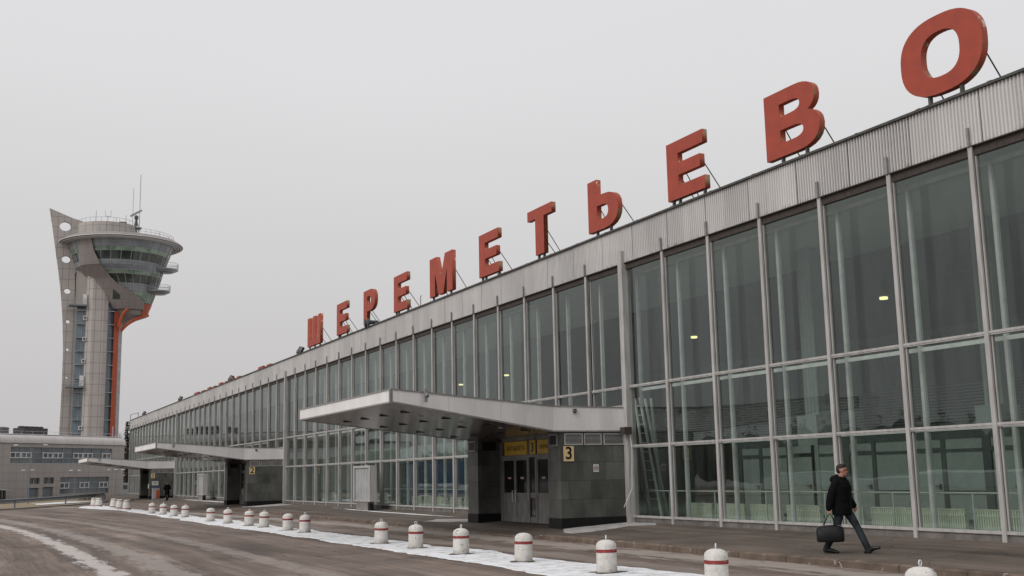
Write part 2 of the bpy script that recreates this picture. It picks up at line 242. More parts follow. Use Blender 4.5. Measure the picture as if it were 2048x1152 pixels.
# ------------------------------------------------------------------ helpers
COL = scn.collection
class MB:
    def __init__(s): s.v = []; s.f = []; s.mi = []; s.ms = []
    def m(s, mt):
        if mt not in s.ms: s.ms.append(mt)
        return s.ms.index(mt)
    def add(s, vs, fs, mt=None):
        b = len(s.v); s.v += [Vector(v) for v in vs]; k = s.m(mt) if mt else 0
        for f in fs: s.f.append([i + b for i in f]); s.mi.append(k)
        return s
    def box(s, x0, x1, y0, y1, z0, z1, mt=None):
        return s.add([(x0, y0, z0), (x1, y0, z0), (x1, y1, z0), (x0, y1, z0), (x0, y0, z1), (x1, y0, z1), (x1, y1, z1), (x0, y1, z1)],
                     [(0, 3, 2, 1), (4, 5, 6, 7), (0, 1, 5, 4), (1, 2, 6, 5), (2, 3, 7, 6), (3, 0, 4, 7)], mt)
    def tube(s, pts, rad, n=8, mt=None, cap=True, up=None):
        """pts list; rad float, list of floats or list of (a,b)"""
        pts = [Vector(p) for p in pts]; rings = []
        ref = Vector(up) if up else None
        for i, p in enumerate(pts):
            t = (pts[min(i + 1, len(pts) - 1)] - pts[max(i - 1, 0)]).normalized()
            if ref is None:
                ref = Vector((0, 0, 1)) if abs(t.z) < .9 else Vector((1, 0, 0))
            a = (ref - t * ref.dot(t)).normalized(); b = t.cross(a)
            if not up: ref = a
            r = rad[i] if isinstance(rad, (list, tuple)) else rad
            ra, rb = r if isinstance(r, (list, tuple)) else (r, r)
            rings.append([p + a * ra * math.cos(k * 2 * math.pi / n) + b * rb * math.sin(k * 2 * math.pi / n) for k in range(n)])
        vs = [v for r in rings for v in r]; fs = []
        for i in range(len(rings) - 1):
            for k in range(n): fs.append((i * n + k, i * n + (k + 1) % n, (i + 1) * n + (k + 1) % n, (i + 1) * n + k))
        if cap: fs.append(tuple(range(n))[::-1]); fs.append(tuple((len(rings) - 1) * n + k for k in range(n)))
        return s.add(vs, fs, mt)
    def lathe(s, c, prof, n=24, mt=None):
        c = Vector(c); vs = []; fs = []
        for r, z in prof:
            for k in range(n): vs.append(c + Vector((r * math.cos(k * 2 * math.pi / n), r * math.sin(k * 2 * math.pi / n), z)))
        for i in range(len(prof) - 1):
            for k in range(n): fs.append((i * n + k, i * n + (k + 1) % n, (i + 1) * n + (k + 1) % n, (i + 1) * n + k))
        fs.append(tuple(range(n))[::-1]); fs.append(tuple((len(prof) - 1) * n + k for k in range(n)))
        return s.add(vs, fs, mt)
    def prism(s, poly, z0, z1, mt=None):
        n = len(poly)
        return s.add([(p[0], p[1], z0) for p in poly] + [(p[0], p[1], z1) for p in poly],
                     [tuple(range(n))[::-1], tuple(range(n, 2 * n))] + [(i, (i + 1) % n, n + (i + 1) % n, n + i) for i in range(n)], mt)
    def ell(s, c, r, n=12, m_=8, mt=None, rot=None):
        c = Vector(c); vs = [Vector((0, 0, -r[2]))]; fs = []
        for i in range(1, m_):
            a = -math.pi / 2 + math.pi * i / m_
            for k in range(n): vs.append(Vector((r[0] * math.cos(a) * math.cos(2 * math.pi * k / n), r[1] * math.cos(a) * math.sin(2 * math.pi * k / n), r[2] * math.sin(a))))
        vs.append(Vector((0, 0, r[2])))
        for k in range(n): fs.append((0, 1 + (k + 1) % n, 1 + k)); fs.append((len(vs) - 1, 1 + (m_ - 2) * n + k, 1 + (m_ - 2) * n + (k + 1) % n))
        for i in range(m_ - 2):
            for k in range(n): fs.append((1 + i * n + k, 1 + i * n + (k + 1) % n, 1 + (i + 1) * n + (k + 1) % n, 1 + (i + 1) * n + k))
        if rot: vs = [rot @ v for v in vs]
        return s.add([v + c for v in vs], fs, mt)
    def build(s, name, mt=None, parent=None, smooth=False, local=False, off=None):
        me = bpy.data.meshes.new(name); o0 = Vector((0, 0, 0))
        if off is not None: o0 = Vector(off)
        elif parent is not None and not local:
            r = parent
            while r.parent: r = r.parent
            o0 = r.location
        me.from_pydata([v - o0 for v in s.v], [], s.f); me.update()
        bm = bmesh.new(); bm.from_mesh(me); bmesh.ops.recalc_face_normals(bm, faces=bm.faces); bm.to_mesh(me); bm.free()
        if mt: me.materials.append(mt)
        else:
            for x in s.ms: me.materials.append(x)
            me.polygons.foreach_set('material_index', s.mi)
        if smooth:
            me.polygons.foreach_set('use_smooth', [True] * len(me.polygons)); me.set_sharp_from_angle(angle=R(40))
        o = bpy.data.objects.new(name, me); COL.objects.link(o)
        if parent is not None: o.parent = parent
        elif off is not None: o.location = o0
        return o
def thing(name, label, cat, loc=(0, 0, 0), rz=0, group=None):
    o = bpy.data.objects.new(name, None); COL.objects.link(o); o.location = loc; o.rotation_euler = (0, 0, rz); o.empty_display_size = .3
    return tag(o, label, cat, group)
def tag(o, label=None, cat=None, group=None, kind=None):
    if label: o['label'] = label
    if cat: o['category'] = cat
    if group: o['group'] = group
    if kind: o['kind'] = kind
    return o
def copy_tree(o, parent=None):
    c = o.copy(); COL.objects.link(c)
    if parent: c.parent = parent
    for ch in [q for q in ALLCH.get(o.name, [])]: copy_tree(ch, c)
    return c
ALLCH = {}
def register(root):
    ch = [q for q in COL.objects if q.parent == root]
    ALLCH[root.name] = ch
    for q in ch: register(q)

# ------------------------------------------------------------------ ground
ZR = -.30
def sheet(name, poly, z, mt, kind='structure', th=0, sub=None, jit=0, seed=0):
    """flat polygon with a ragged outline; th = thickness"""
    rnd = random.Random(seed); pts = []
    n = len(poly)
    for i in range(n):
        a = Vector(poly[i]); b = Vector(poly[(i + 1) % n]); k = max(1, int((b - a).length / sub)) if sub else 1
        for j in range(k):
            p = a.lerp(b, j / k)
            if jit:
                q = noise.noise(Vector((p.x * .9, p.y * .35, seed))) * jit * 1.6 + noise.noise(Vector((p.x * 5, p.y * 2, seed + 3))) * jit * .6
                d = (b - a).normalized(); p = p + Vector((d.y, -d.x)) * q
            pts.append((p.x, p.y))
    b_ = MB()
    zf = z if callable(z) else (lambda x, y: z)
    c = (sum(p[0] for p in pts) / len(pts), sum(p[1] for p in pts) / len(pts))
    if th:
        m_ = len(pts); inner = []
        for i, p in enumerate(pts):
            a = Vector(pts[i - 1]); d = Vector(pts[(i + 1) % m_]) - a
            if d.length < 1e-6: d = Vector((1, 0))
            d.normalize(); nrm = Vector((-d.y, d.x)) * .06
            inner.append((p[0] + nrm.x, p[1] + nrm.y))
        vs = [(p[0], p[1], zf(*p)) for p in pts] + [(p[0], p[1], zf(*p) + th) for p in inner]
        b_.add(vs, [(i, (i + 1) % m_, m_ + (i + 1) % m_, m_ + i) for i in range(m_)] + [tuple(range(m_, 2 * m_))])
    else:
        b_.add([(p[0], p[1], zf(*p)) for p in pts], [tuple(range(len(pts)))])
    o = b_.build(name, mt); tag(o, kind=kind); return o

g = MB().add([(-1500, -1500, ZR - .8), (1500, -1500, ZR - .8), (1500, 1500, ZR - .8), (-1500, 1500, ZR - .8)], [(0, 1, 2, 3)]).build('ground', M['dirty_snow']); tag(g, kind='structure')
b = MB().prism([(-60, -60), (15.62, -60), (15.62, 168), (14.05, 150), (-2, 136), (-30, 100), (-60, 100)], ZR - .8, ZR); o = b.build('road', M['road']); tag(o, kind='structure')
def dropk(y):     # 1 where the kerb is lowered in front of a porch
    for k in range(3):
        a, c = 31.2 + 45.2 * k, 41.2 + 45.2 * k
        if a - .8 < y < c + .8: return min(1, (y - a + .8) / .8, (c + .8 - y) / .8)
    return 0
def zp(x, y):
    if x > 17.46: z = -.13 * (19.99 - x) / 2.53
    else: z = -.13 - .03 * (17.46 - x) / 1.8
    if x < 17.3: z -= dropk(y) * .10 * min(1, (17.3 - x) / 1.3)
    return z
b = MB(); ys = [-20 + i * .5 for i in range(380)]; xs = [15.86, 16.3, 16.8, 17.3, 17.46, 18.2, 19, 19.99, 21]
vs = [(x, y, zp(x, y) if x < 20 else 0) for y in ys for x in xs]; n = len(xs)
b.add(vs, [(j * n + i, j * n + i + 1, (j + 1) * n + i + 1, (j + 1) * n + i) for j in range(len(ys) - 1) for i in range(n - 1)])
o = b.build('pavement', M['pave'], smooth=True); tag(o, kind='structure')
b = MB(); yk = [-20 + i * .5 for i in range(368)]
vs = []
for y in yk:
    zt = zp(15.86, y) + .004; q = noise.noise(Vector((y * .8, 2, 0))) * .012
    vs += [(15.62 + q, y, ZR - .03), (15.63 + q, y, zt - .03), (15.67 + q, y, zt), (15.87, y, zt), (15.87, y, ZR - .03)]
b.add(vs, [(j * 5 + i, j * 5 + i + 1, (j + 1) * 5 + i + 1, (j + 1) * 5 + i) for j in range(len(yk) - 1) for i in range(4)])
o = b.build('kerb', M['kerb']); tag(o, kind='structure')
# snow bank along the bollards
sheet('snow_island', [(8.3, 98), (9.98, 84.2), (10.11, 69), (10.11, 58), (9.95, 51.6), (10.15, 46.5), (10.21, 41), (10.29, 35.9), (10.34, 32.5), (10.4, 26.7), (10.32, 23), (10.1, 19.7), (9.9, 12), (9.8, 2), (13.2, 2), (13.0, 12), (12.55, 19.7), (12.17, 23), (12.2, 26.2), (12.14, 30), (12.08, 33.5), (12.03, 37.8), (11.9, 48), (11.8, 60), (11.6, 75), (11.4, 88), (10.9, 104), (9.4, 104)], ZR + .001, M['snow'], th=.012, sub=.1, jit=.2, seed=3)
sheet('pavement_snow', [(16.4, 30.4), (16.5, 29.9), (19.0, 30.9), (19.6, 30.2), (20.0, 31.0), (19.97, 32.46), (17.46, 32.46)], lambda x, y: zp(x, y) + .006, M['dirty_snow'], sub=.3, jit=.1, seed=8)
sheet('pavement_snow', [(19.3, 64), (18.9, 60), (18.6, 54), (18.5, 47), (18.62, 44), (18.8, 47), (18.85, 54), (19.1, 60)], lambda x, y: zp(x, y) + .006, M['snow'], sub=.4, jit=.06, seed=9)
sheet('pavement_snow', [(16.6, 42.6), (17.4, 40.1), (18.6, 40.1), (18.2, 42.5), (17.6, 43.8)], lambda x, y: zp(x, y) + .006, M['dirty_snow'], sub=.3, jit=.15, seed=10)
sheet('pavement_snow', [(18.9, 112), (18.6, 104), (18.5, 93), (18.8, 88), (18.95, 96), (19.1, 106)], lambda x, y: zp(x, y) + .006, M['snow'], sub=.4, jit=.08, seed=11)
sheet('pavement_snow', [(16.9, 77.4), (17.2, 74.6), (19.6, 73.5), (19.7, 77.4)], lambda x, y: zp(x, y) + .006, M['dirty_snow'], sub=.4, jit=.2, seed=12)
# verge behind the guard rail, its kerb and snow patches
vk = [(-14, 62), (2.64, 96.1), (4.99, 100.7), (8.93, 108.9), (12.2, 118), (13.4, 125), (14.2, 140)]
sheet('verge', vk + [(14.0, 150), (-2, 136), (-30, 100), (-30, 62)], ZR + .03, M['grass'])
b = MB()
for i in range(len(vk) - 1):
    a = Vector(vk[i]); c = Vector(vk[i + 1]); d = (c - a).normalized(); nn = Vector((d.y, -d.x)) * .15
    b.prism([a, c, c + nn, a + nn][::1], ZR - .02, ZR + .10)
o = b.build('verge_kerb', M['concrete']); tag(o, kind='structure')
sheet('verge_snow', [(6.2, 113), (9.5, 119), (12.5, 127), (10.5, 131), (6.5, 122)], ZR + .05, M['snow'], sub=.5, jit=.4, seed=21)
sheet('verge_snow', [(-1, 104), (3, 112), (1.0, 115), (-4, 108)], ZR + .05, M['snow'], sub=.5, jit=.4, seed=22)
sheet('yard', [(-2, 136.5), (14, 150.5), (19, 150), (19.3, 163), (40, 175), (60, 330), (-60, 330), (-60, 100)], ZR - .76, M['road'])
sheet('yard_snow', [(8, 150), (14, 156), (17, 166), (10, 160)], ZR - .74, M['snow'], sub=.6, jit=.4, seed=23)

# ------------------------------------------------------------------ terminal building
DX = 19.988; YA = 17.4238; SP = 2.510939; ZT = 8.708; YE = YA + 57 * SP
T = thing('terminal_building', 'long glass and grey metal airport terminal with white wedge canopies and corrugated fascia', 'airport terminal', (DX, 60, 0))
YS = YA - 6 * SP
# fascia with real ribs
b = MB(); prof = []; y = YS
rnd = random.Random(4); off = 0; tilt = 0; pan = 0; nextp = YS
vs = []; top = 9.94
while y < YE:
    if y >= nextp: off = rnd.uniform(-.004, .004); tilt = rnd.uniform(-.003, .003); nextp += 2.09; vs.append((y, .048, 0)); vs.append((y + .005, .048, 0)); y += .01
    for dy, dx in ((0, 0), (.035, 0), (.05, .04), (.085, .04)): vs.append((y + dy, dx + off, tilt))
    y += .1
P = []
for (yy, dx, tl) in vs: P += [(DX + .02 + dx - tl, yy, 8.72), (DX + .02 + dx + tl, yy, top)]
b.add(P, [(2 * i, 2 * i + 2, 2 * i + 3, 2 * i + 1) for i in range(len(vs) - 1)])
b.build('fascia', M['fascia'], T)
b = MB()
b.box(DX + .07, DX + .5, YS, YE, 8.60, 8.70, M['brown']).box(DX - .008, DX + .12, YS, YE, 8.70, 8.725, M['brown']); b.build('fascia_soffit', None, T)
b = MB().box(DX + .06, DX + .5, YS, YE - .002, 8.71, 9.9); b.box(DX + .5, 62, YS, YE - .003, 8.86, 9.6); b.build('roof', M['roof'], T)
b = MB().box(DX - .05, DX + .10, YS, YE + .02, 9.945, 10.005); b.build('parapet_capping', M['rail'], T)
b = MB().box(DX + .05, 62, YE, YE + .25, -.3, 9.93); b.box(62, 62.25, YS, YE, -.3, 9.6); b.box(DX + .3, 62, YS - .25, YS, -.3, 9.6)
b.build('end_wall', M['fascia'], T)
# plinth
b = MB(); b.box(DX + .06, DX + .3, YS, YE, -.2, .17, M['plinth']); b.build('plinth', None, T)
# bays
PORCH = [(6, 9), (24, 27), (42, 45)]
def inporch(i): return any(a <= i < c for a, c in PORCH)
wide = {6, 24, 42}
for i in range(-6, 58):
    y = YA + i * SP
    b = MB(); fw_, dp = (.115, .14) if i not in wide else (.26, .24)
    z0 = -.02
    if i in wide: b.box(DX - .10, DX + dp, y - fw_, y, z0, 9.14, M['alu'])
    else:
        b.box(DX, DX + .05, y - fw_, y, z0, 8.70, M['alu']); b.box(DX + .05, DX + dp, y - fw_ + .03, y - .03, z0, 8.6, M['alu'])
        b.box(DX - .05, DX - .001, y - fw_ * .85, y - fw_ * .25, 8.705, 9.14, M['trim'])
    b.mi = [k_ if len(b.ms) > 1 else 0 for k_ in b.mi]; b.ms = b.ms or [M['alu']]
    b.build('mullion', None, T)
    if i == 57: break
    y0, y1 = y, y + SP - fw_
    b = MB()
    zz = (.2, 2.49, 4.48, 8.6) if not inporch(i) else (.2, 3.84, 4.48, 8.6)
    lowz = 0 if not inporch(i) else 1
    xg = DX + .11
    for q, z in enumerate(zz):
        if q < lowz: continue
        if q == 0: b.box(DX + .02, DX + .2, y0, y1, .16, .23)
        elif q == 3: hb = MB().box(DX + .06, DX + .18, y0, y1, 8.50, 8.6)
        else: b.box(DX + .04, DX + .16, y0, y1, z - .045, z + .045); b.box(DX + .025, DX + .04, y0, y1, z - .01, z + .045)
    b.box(xg - .03, xg + .04, y0, y0 + .035, zz[lowz], 8.50); b.box(xg - .03, xg + .04, y1 - .035, y1, zz[lowz], 8.50)
    fr = b.build('window_frame', M['alu'], T); hb.build('head_rail', M['brown'], fr)
    b = MB()
    for q in range(lowz, 3):
        jx = (random.random() - .5) * .012; jy = (random.random() - .5) * .02
        b.add([(xg + jx, y0 + .03, zz[q] + .02), (xg - jx, y1 - .03, zz[q] + .02), (xg - jx + jy, y1 - .03, zz[q + 1] - .03), (xg + jx + jy, y0 + .03, zz[q + 1] - .03)], [(0, 1, 2, 3)])
    b.build('window_glass', M['glass'], fr)
    if not inporch(i):
        xi = DX + .58
        b = MB().box(xi, xi + .12, y - .10, y - .01, .1, 8.5)
        if i < 30:
            for z in (2.49, 4.40, 8.42): b.box(xi + .02, xi + .1, y, y + SP - .1, z - .05, z + .05)
        im = b.build('inner_mullion', M['inner_alu'], T)
        if i < 22:
            MB().add([(xi + .06, y, .15), (xi + .06, y + SP - .1, .15), (xi + .06, y + SP - .1, 8.4), (xi + .06, y, 8.4)], [(0, 1, 2, 3)]).build('inner_glass', M['glass2'], im)
    else:
        xi = DX + .58
        MB().box(xi, xi + .12, y - .10, y - .01, 3.8, 8.5).build('inner_mullion', M['inner_alu'], T)
# hall interior
MB().box(DX + .3, 61.9, YS, YE - .3, -.1, .1).build('hall_floor', M['hallfloor'], T)
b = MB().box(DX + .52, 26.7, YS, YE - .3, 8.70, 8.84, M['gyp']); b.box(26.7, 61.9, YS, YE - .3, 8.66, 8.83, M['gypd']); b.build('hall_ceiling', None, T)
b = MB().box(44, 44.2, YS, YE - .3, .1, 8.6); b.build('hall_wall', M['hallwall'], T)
for (x, y, on) in ((34.23, 34.79, 1), (34.33, 48.62, 1), (34.3, 71.56, 1), (34.34, 79.86, 1), (31.79, 28.78, 0), (31.8, 21.5, 0), (31.8, 43, 0), (38, 30, 0), (38, 26, 0)):
    r = .17 if on else .45
    MB().lathe((x, y, 0), [(r, 8.56), (r, 8.655)], 20).build('ceiling_light', M['lamp_yellow'] if on else M['lamp_off'], T)
for (x, y) in ((24.2, 28.0), (26, 22.5), (26.5, 52.6), (26.5, 67.7), (26.5, 82.7), (26, 15)):
    b = MB()
    for k in range(4): b.lathe((x, y - .24 + k * .16, 0), [(.085, .1 if k else .1), (.085, 8.66)], 10)
    b.box(x + .05, x + .5, y - .3, y + .3, .1, 8.66); b.box(x - .25, x + .5, y - .42, y + .5, .1, 3.3)
    b.build('hall_column', M['part_panel'], T, smooth=True)
# ground floor partition of doors and panels behind the near bays
b = MB(); p = MB(); XP = 24.0; y = 31.6
b.box(XP - .04, XP + .06, 0, 31.7, 2.36, 2.52)
doors = []
while y > 2:
    b.box(XP - .05, XP + .05, y - .12, y + .14, .1, 2.36)                       # post
    doors.append(y - .17)
    b.box(XP - .05, XP + .05, y - 1.22, y - 1.07, .1, 2.36); b.box(XP - .05, XP + .05, y - 1.07, y - .12, 2.0, 2.12)
    p.box(XP - .01, XP + .01, y - 1.07, y - .12, 2.1, 2.36)
    for q, (ya, yb) in enumerate(((y - 1.17, y - 2.62),)):
        p.box(XP - .012, XP + .01, yb, ya, .2, 2.36); b.box(XP - .035, XP + .03, yb, ya, .88, .98); b.box(XP - .035, XP + .03, yb, ya, 2.0, 2.08); b.box(XP - .04, XP + .03, yb, ya, .1, .22)
    y -= 2.62
b.box(XP + .06, 27, 0, 31.7, 2.5, 2.6)
pw = b.build('partition_frame', M['part_frame'], T); p.build('partition_panel', M['part_panel'], pw)
for d in doors:
    dr = MB().box(XP - .03, XP + .01, d - .88, d, .12, 2.0).build('hall_door', M['part_panel'], T)
    MB().box(XP - .09, XP - .03, d - .84, d - .80, 1.0, 1.14).box(XP - .10, XP - .08, d - .84, d - .66, 1.08, 1.11).build('handle', M['black'], dr)
b = MB()
for k in range(15): z = 2.68 + k * .095; b.add([(26.9, 0, z), (26.9, 42, z), (26.98, 42, z + .06), (26.98, 0, z + .06)], [(0, 1, 2, 3)])
b.build('balustrade_slats', M['hallwall'], T)
MB().box(27.0, 27.08, 0, 42, 2.6, 4.1).build('balustrade', M['black'], T)
b = MB(); rr = random.Random(9)
y = 42
while y > 2: w_ = rr.uniform(.25, 1.2); b.box(30, 30.1, y - w_, y, 4.1, 6.1, [M['hallwall'], M['gypd'], M['part_frame'], M['hallwall']][rr.randrange(4)]); y -= w_ + rr.choice((.0, .06, .3))
b.box(29.9, 30.2, 0, 42, 6.1, 6.3, M['part_frame']); b.build('mezzanine_panels', None, T)
b = MB().box(22.5, 22.6, 51.5, 60.5, .1, 2.42, M['blue_panel']).box(22.5, 22.6, 44, 51.4, .1, 2.42, M['part_panel']).box(22.8, 22.9, 45, 72, 2.6, 3.35, M['part_panel']).box(22.5, 22.6, 66, 68.5, .1, 2.4, M['blue_panel'])
b.box(22.45, 22.5, 46.9, 47.05, .1, 2.42, M['part_frame']).box(22.45, 22.5, 49.3, 49.4, .1, 2.42, M['part_frame']).box(23.5, 23.6, 61, 66, .1, 2.4, M['hallwall']).box(27, 27.1, 72, 155, .1, 4, M['hallwall']); b.build('hall_kiosk', None, T)
b = MB()
b.tube([(DX + 1.0, 33, 1.0), (DX + 1.0, 4, 1.0)], .022, 8); b.tube([(DX + 1.0, 60, 1.0), (DX + 1.0, 41, 1.0)], .022, 8)
for k in range(12): b.box(DX + .98, DX + 1.02, 4 + k * 2.5, 4.03 + k * 2.5, .1, 1.0)
b.build('handrail', M['inner_alu'], T)
def radiator(yc):
    b = MB(); L_ = 1.40
    b.box(21.24, 21.3, yc - L_ / 2, yc + L_ / 2, .14, .42)
    k = 0
    while k * .07 < L_: b.box(21.18, 21.235, yc - L_ / 2 + k * .07, yc - L_ / 2 + k * .07 + .045, .14, .60); k += 1
    b.box(21.17, 21.3, yc - L_ / 2, yc + L_ / 2, .46, .485); b.box(21.17, 21.3, yc - L_ / 2, yc + L_ / 2, .60, .625)
    b.build('radiator', M['cream'], T)
for k in range(13): radiator(30.2 - k * 1.67)
for k in range(9): radiator(41.5 + k * 1.72)

# entrance porches and wedge canopies
def text_mesh(s, size, name, mt, parent=None, ext=.002):
    c = bpy.data.curves.new(name, 'FONT'); c.body = s; c.size = size; c.extrude = ext; c.align_x = 'CENTER'; c.align_y = 'CENTER'; c.offset = size * (.018 if len(s) == 1 else .004)
    o = bpy.data.objects.new(name, c); COL.objects.link(o); bpy.context.view_layer.update()
    me = bpy.data.meshes.new_from_object(o); bpy.data.objects.remove(o); me.name = name
    me.materials.clear(); me.materials.append(mt); q = bpy.data.objects.new(name, me); COL.objects.link(q)
    if parent: q.parent = parent
    return q
def place_text(q, loc, xdir, root=None):
    """text lies in the plane of xdir and +Z"""
    x = Vector(xdir).normalized(); z = Vector((0, 0, 1)); n_ = x.cross(z)
    lo = Vector(loc) - (root.location if root else Vector((0, 0, 0)))
    q.matrix_local = Matrix(((x.x, z.x, n_.x, lo.x), (x.y, z.y, n_.y, lo.y), (x.z, z.z, n_.z, lo.z), (0, 0, 0, 1)))

def porch(k, num):
    o_ = k * 18 * SP; a = YA + 6 * SP + o_; c = a + 7.54    # near side, far side
    if k == 2: pass
    # stone piers
    for s_ in (0, 1):
        y0, y1 = (a, a + .86) if s_ == 0 else (c - .94, c)
        b = MB().box(17.46, 19.97, y0, y1, .2, 2.99, M['stone']); b.box(17.44, 19.97, y0 - .012, y1 + .012, -.28, .2, M['black_stone'])
        pr_ = b.build('stone_pier', None, T)
        # louvres on the outer side and the little vent at the front
        if s_ == 0:
            for (xa, xb) in ((17.62, 18.30), (18.36, 19.02), (19.10, 19.88)):
                b = MB().box(xa, xb, y0 - .03, y0 - .004, 2.55, 2.58).box(xa, xb, y0 - .03, y0 - .004, 2.90, 2.93).box(xa, xa + .03, y0 - .03, y0 - .004, 2.58, 2.90).box(xb - .03, xb, y0 - .03, y0 - .004, 2.58, 2.90)
                for q in range(8):
                    z = 2.59 + q * .04; b.add([(xa + .03, y0 - .030, z), (xb - .03, y0 - .030, z), (xb - .03, y0 - .012, z + .014), (xa + .03, y0 - .012, z + .014)], [(0, 1, 2, 3)])
                lv_ = b.build('louver', M['louver'], pr_); MB().box(xa + .03, xb - .03, y0 - .008, y0 - .003, 2.58, 2.90).build('louver_gap_shade', M['black'], T)  # black sheet added to stand for the shade between the slats
        ya, yb = (y0 + .14, y0 + .72) if s_ == 0 else (y0 + .14, y0 + .78)
        b = MB().box(17.42, 17.455, ya, yb, 2.52, 2.93, M['alu_dark']).box(17.415, 17.42, ya + .06, yb - .06, 2.58, 2.87, M['black_stone']); b.build('vent', None, pr_)
        yi = a + .862 if s_ == 0 else c - .942
        b = MB()
        if s_ == 1: b.box(17.66, 18.2, yi - .03, yi, 2.55, 2.86, M['black_stone']); b.build('vent', None, pr_)
    # door wall
    ya, yb = a + .86, c - .94; XD = 18.45
    b = MB()
    n_ = 6; tot = yb - ya
    cuts = [0, .33, 1.27, 2.21, 2.70, 3.64, 4.58, tot]
    cuts = [0, .12, 1.05, 1.98, 2.35, 2.43, 2.96, 3.05, 4.0, tot]
    # frame members measured from the far jamb toward the camera
    far = yb
    for q in (0, .08, 2.34, 2.92, 4.98): b.box(XD - .06, XD + .06, far - q - .10, far - q, -.15, 2.95)
    b.box(XD - .06, XD + .06, ya, yb, 2.86, 2.99); b.box(XD - .055, XD + .055, ya, yb, 2.24, 2.33)
    b.box(XD + .02, XD + .05, ya, yb, -.15, -.05)
    dw = b.build('door_frame', M['alu_dark'], T)
    def leaf(y0, y1, hand):
        b = MB(); b.box(XD - .045, XD + .03, y0, y0 + .075, -.11, 2.24).box(XD - .045, XD + .03, y1 - .075, y1, -.11, 2.24).box(XD - .044, XD + .03, y0 + .075, y1 - .075, 2.15, 2.24).box(XD - .044, XD + .03, y0 + .075, y1 - .075, .86, .97)
        b.box(XD - .03, XD + .02, y0 + .075, y1 - .075, .03, .86).box(XD - .044, XD + .03, y0 + .075, y1 - .075, -.11, .03)
        d = b.build('door', M['alu_dark'], dw)
        MB().box(XD - .012, XD, y0 + .075, y1 - .075, .97, 2.15).build('door_glass', M['doorglass'], d) if False else None
        return d
    yl = far - .20
    for (w_, hd) in ((1.05, 1), (1.05, -1)):
        d = leaf(yl - w_, yl, hd); d.name = 'door'
        b = MB().box(XD - .012, XD, yl - w_ + .075, yl - .075, .97, 2.15); b.build('door_glass', M['doorglass'], T)
        b = MB().box(XD - .015, XD - .013, yl - w_ / 2 - .13, yl - w_ / 2 + .13, 1.47, 1.54); b.build('door_notice', M['paper'], T)
        yh = yl - w_ + .12 if hd > 0 else yl - .12
        MB().tube([(XD - .05, yh, .62), (XD - .11, yh, .64), (XD - .11, yh, 1.04), (XD - .05, yh, 1.06)], .017, 8).build('handle', M['inner_alu'], d)
        yl -= w_ + .004
    # narrow side light then the next door
    y1 = far - 2.44; y0 = far - 2.92
    MB().box(XD - .02, XD + .02, y0, y1, .80, .98).build('side_panel', M['alu_dark'], T); MB().box(XD - .02, XD + .02, y0, y1, -.12, .12).build('side_panel', M['alu_dark'], T)
    b = MB().box(XD - .01, XD, y0, y1, .12, .80).box(XD - .01, XD, y0, y1, .98, 2.24); b.build('side_light', M['doorglass'], T)
    for (yl) in (far - 3.02, far - 4.02):
        d = leaf(yl - .96, yl, 1); MB().box(XD - .012, XD, yl - .885, yl - .075, .97, 2.15).build('door_glass', M['doorglass'], T)
        MB().box(XD - .015, XD - .013, yl - .6, yl - .34, 1.47, 1.54).build('door_notice', M['paper'], T)
    MB().box(XD, XD + .03, ya, far - 5.08, -.12, 2.86).build('side_panel', M['alu_dark'], T)
    MB().box(XD + .08, 19.9, a + .862, a + .9, -.1, 2.99).box(XD + .6, XD + .63, ya, yb, -.1, 2.99).build('porch_lobby_wall', M['black'], T)
    b = MB(); b.box(XD + .03, XD + .05, ya, yb, 2.33, 2.86); b.build('transom_panel', M['black'], T)
    # canopy
    XB, XT = 17.2, 11.22; ta, tc_ = a - 1.24, c + 1.24
    zb = lambda x: 2.99 if x >= XB else 2.99 + (XB - x) / (XB - XT) * .80
    zt = lambda x: 3.80 + (19.99 - x) / 8.77 * .10 if x >= XB else 3.832 + (XB - x) / (XB - XT) * .36
    cp = MB()
    ringb = [(19.97, a), (XB, a), (XT, ta), (XT, tc_), (XB, c), (19.97, c)]
    def strip(o0, o1, zf0, zf1, mt, name, seg):
        b = MB(); pts = ringb; m_ = len(pts)
        cen = Vector((16, (a + c) / 2))
        for i in seg:
            p, q = Vector(pts[i]), Vector(pts[i + 1]); d = (q - p).normalized(); n2 = Vector((d.y, -d.x))
            if (p - cen).dot(n2) < 0: n2 = -n2
            e = 0
            P0, P1, Q0, Q1 = p + n2 * o0, p + n2 * o1, q + n2 * o0, q + n2 * o1
            b.add([(P0.x, P0.y, zf0(p.x)), (P1.x, P1.y, zf0(p.x)), (Q1.x, Q1.y, zf0(q.x)), (Q0.x, Q0.y, zf0(q.x)), (P0.x, P0.y, zf1(p.x)), (P1.x, P1.y, zf1(p.x)), (Q1.x, Q1.y, zf1(q.x)), (Q0.x, Q0.y, zf1(q.x))],
                  [(0, 3, 2, 1), (4, 5, 6, 7), (0, 1, 5, 4), (1, 2, 6, 5), (2, 3, 7, 6), (3, 0, 4, 7)])
        return b.build(name, mt, CN)
    # body (roof + soffit)
    m_ = len(ringb)
    vs = [(p[0], p[1], zb(p[0])) for p in ringb] + [(p[0], p[1], zt(p[0]) - .06) for p in ringb]
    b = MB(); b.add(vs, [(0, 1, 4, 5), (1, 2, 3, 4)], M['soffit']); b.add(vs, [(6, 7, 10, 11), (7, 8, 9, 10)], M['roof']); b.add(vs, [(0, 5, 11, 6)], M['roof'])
    CN = b.build('canopy', None, T)
    b = MB(); segs = range(5)
    strip(0, .05, lambda x: zb(x) + .035, lambda x: zt(x) - .035, M['white_panel'], 'canopy_fascia', segs)
    strip(-.03, .07, lambda x: zt(x) - .035, lambda x: zt(x) + .01, M['trim'], 'canopy_top_trim', segs)
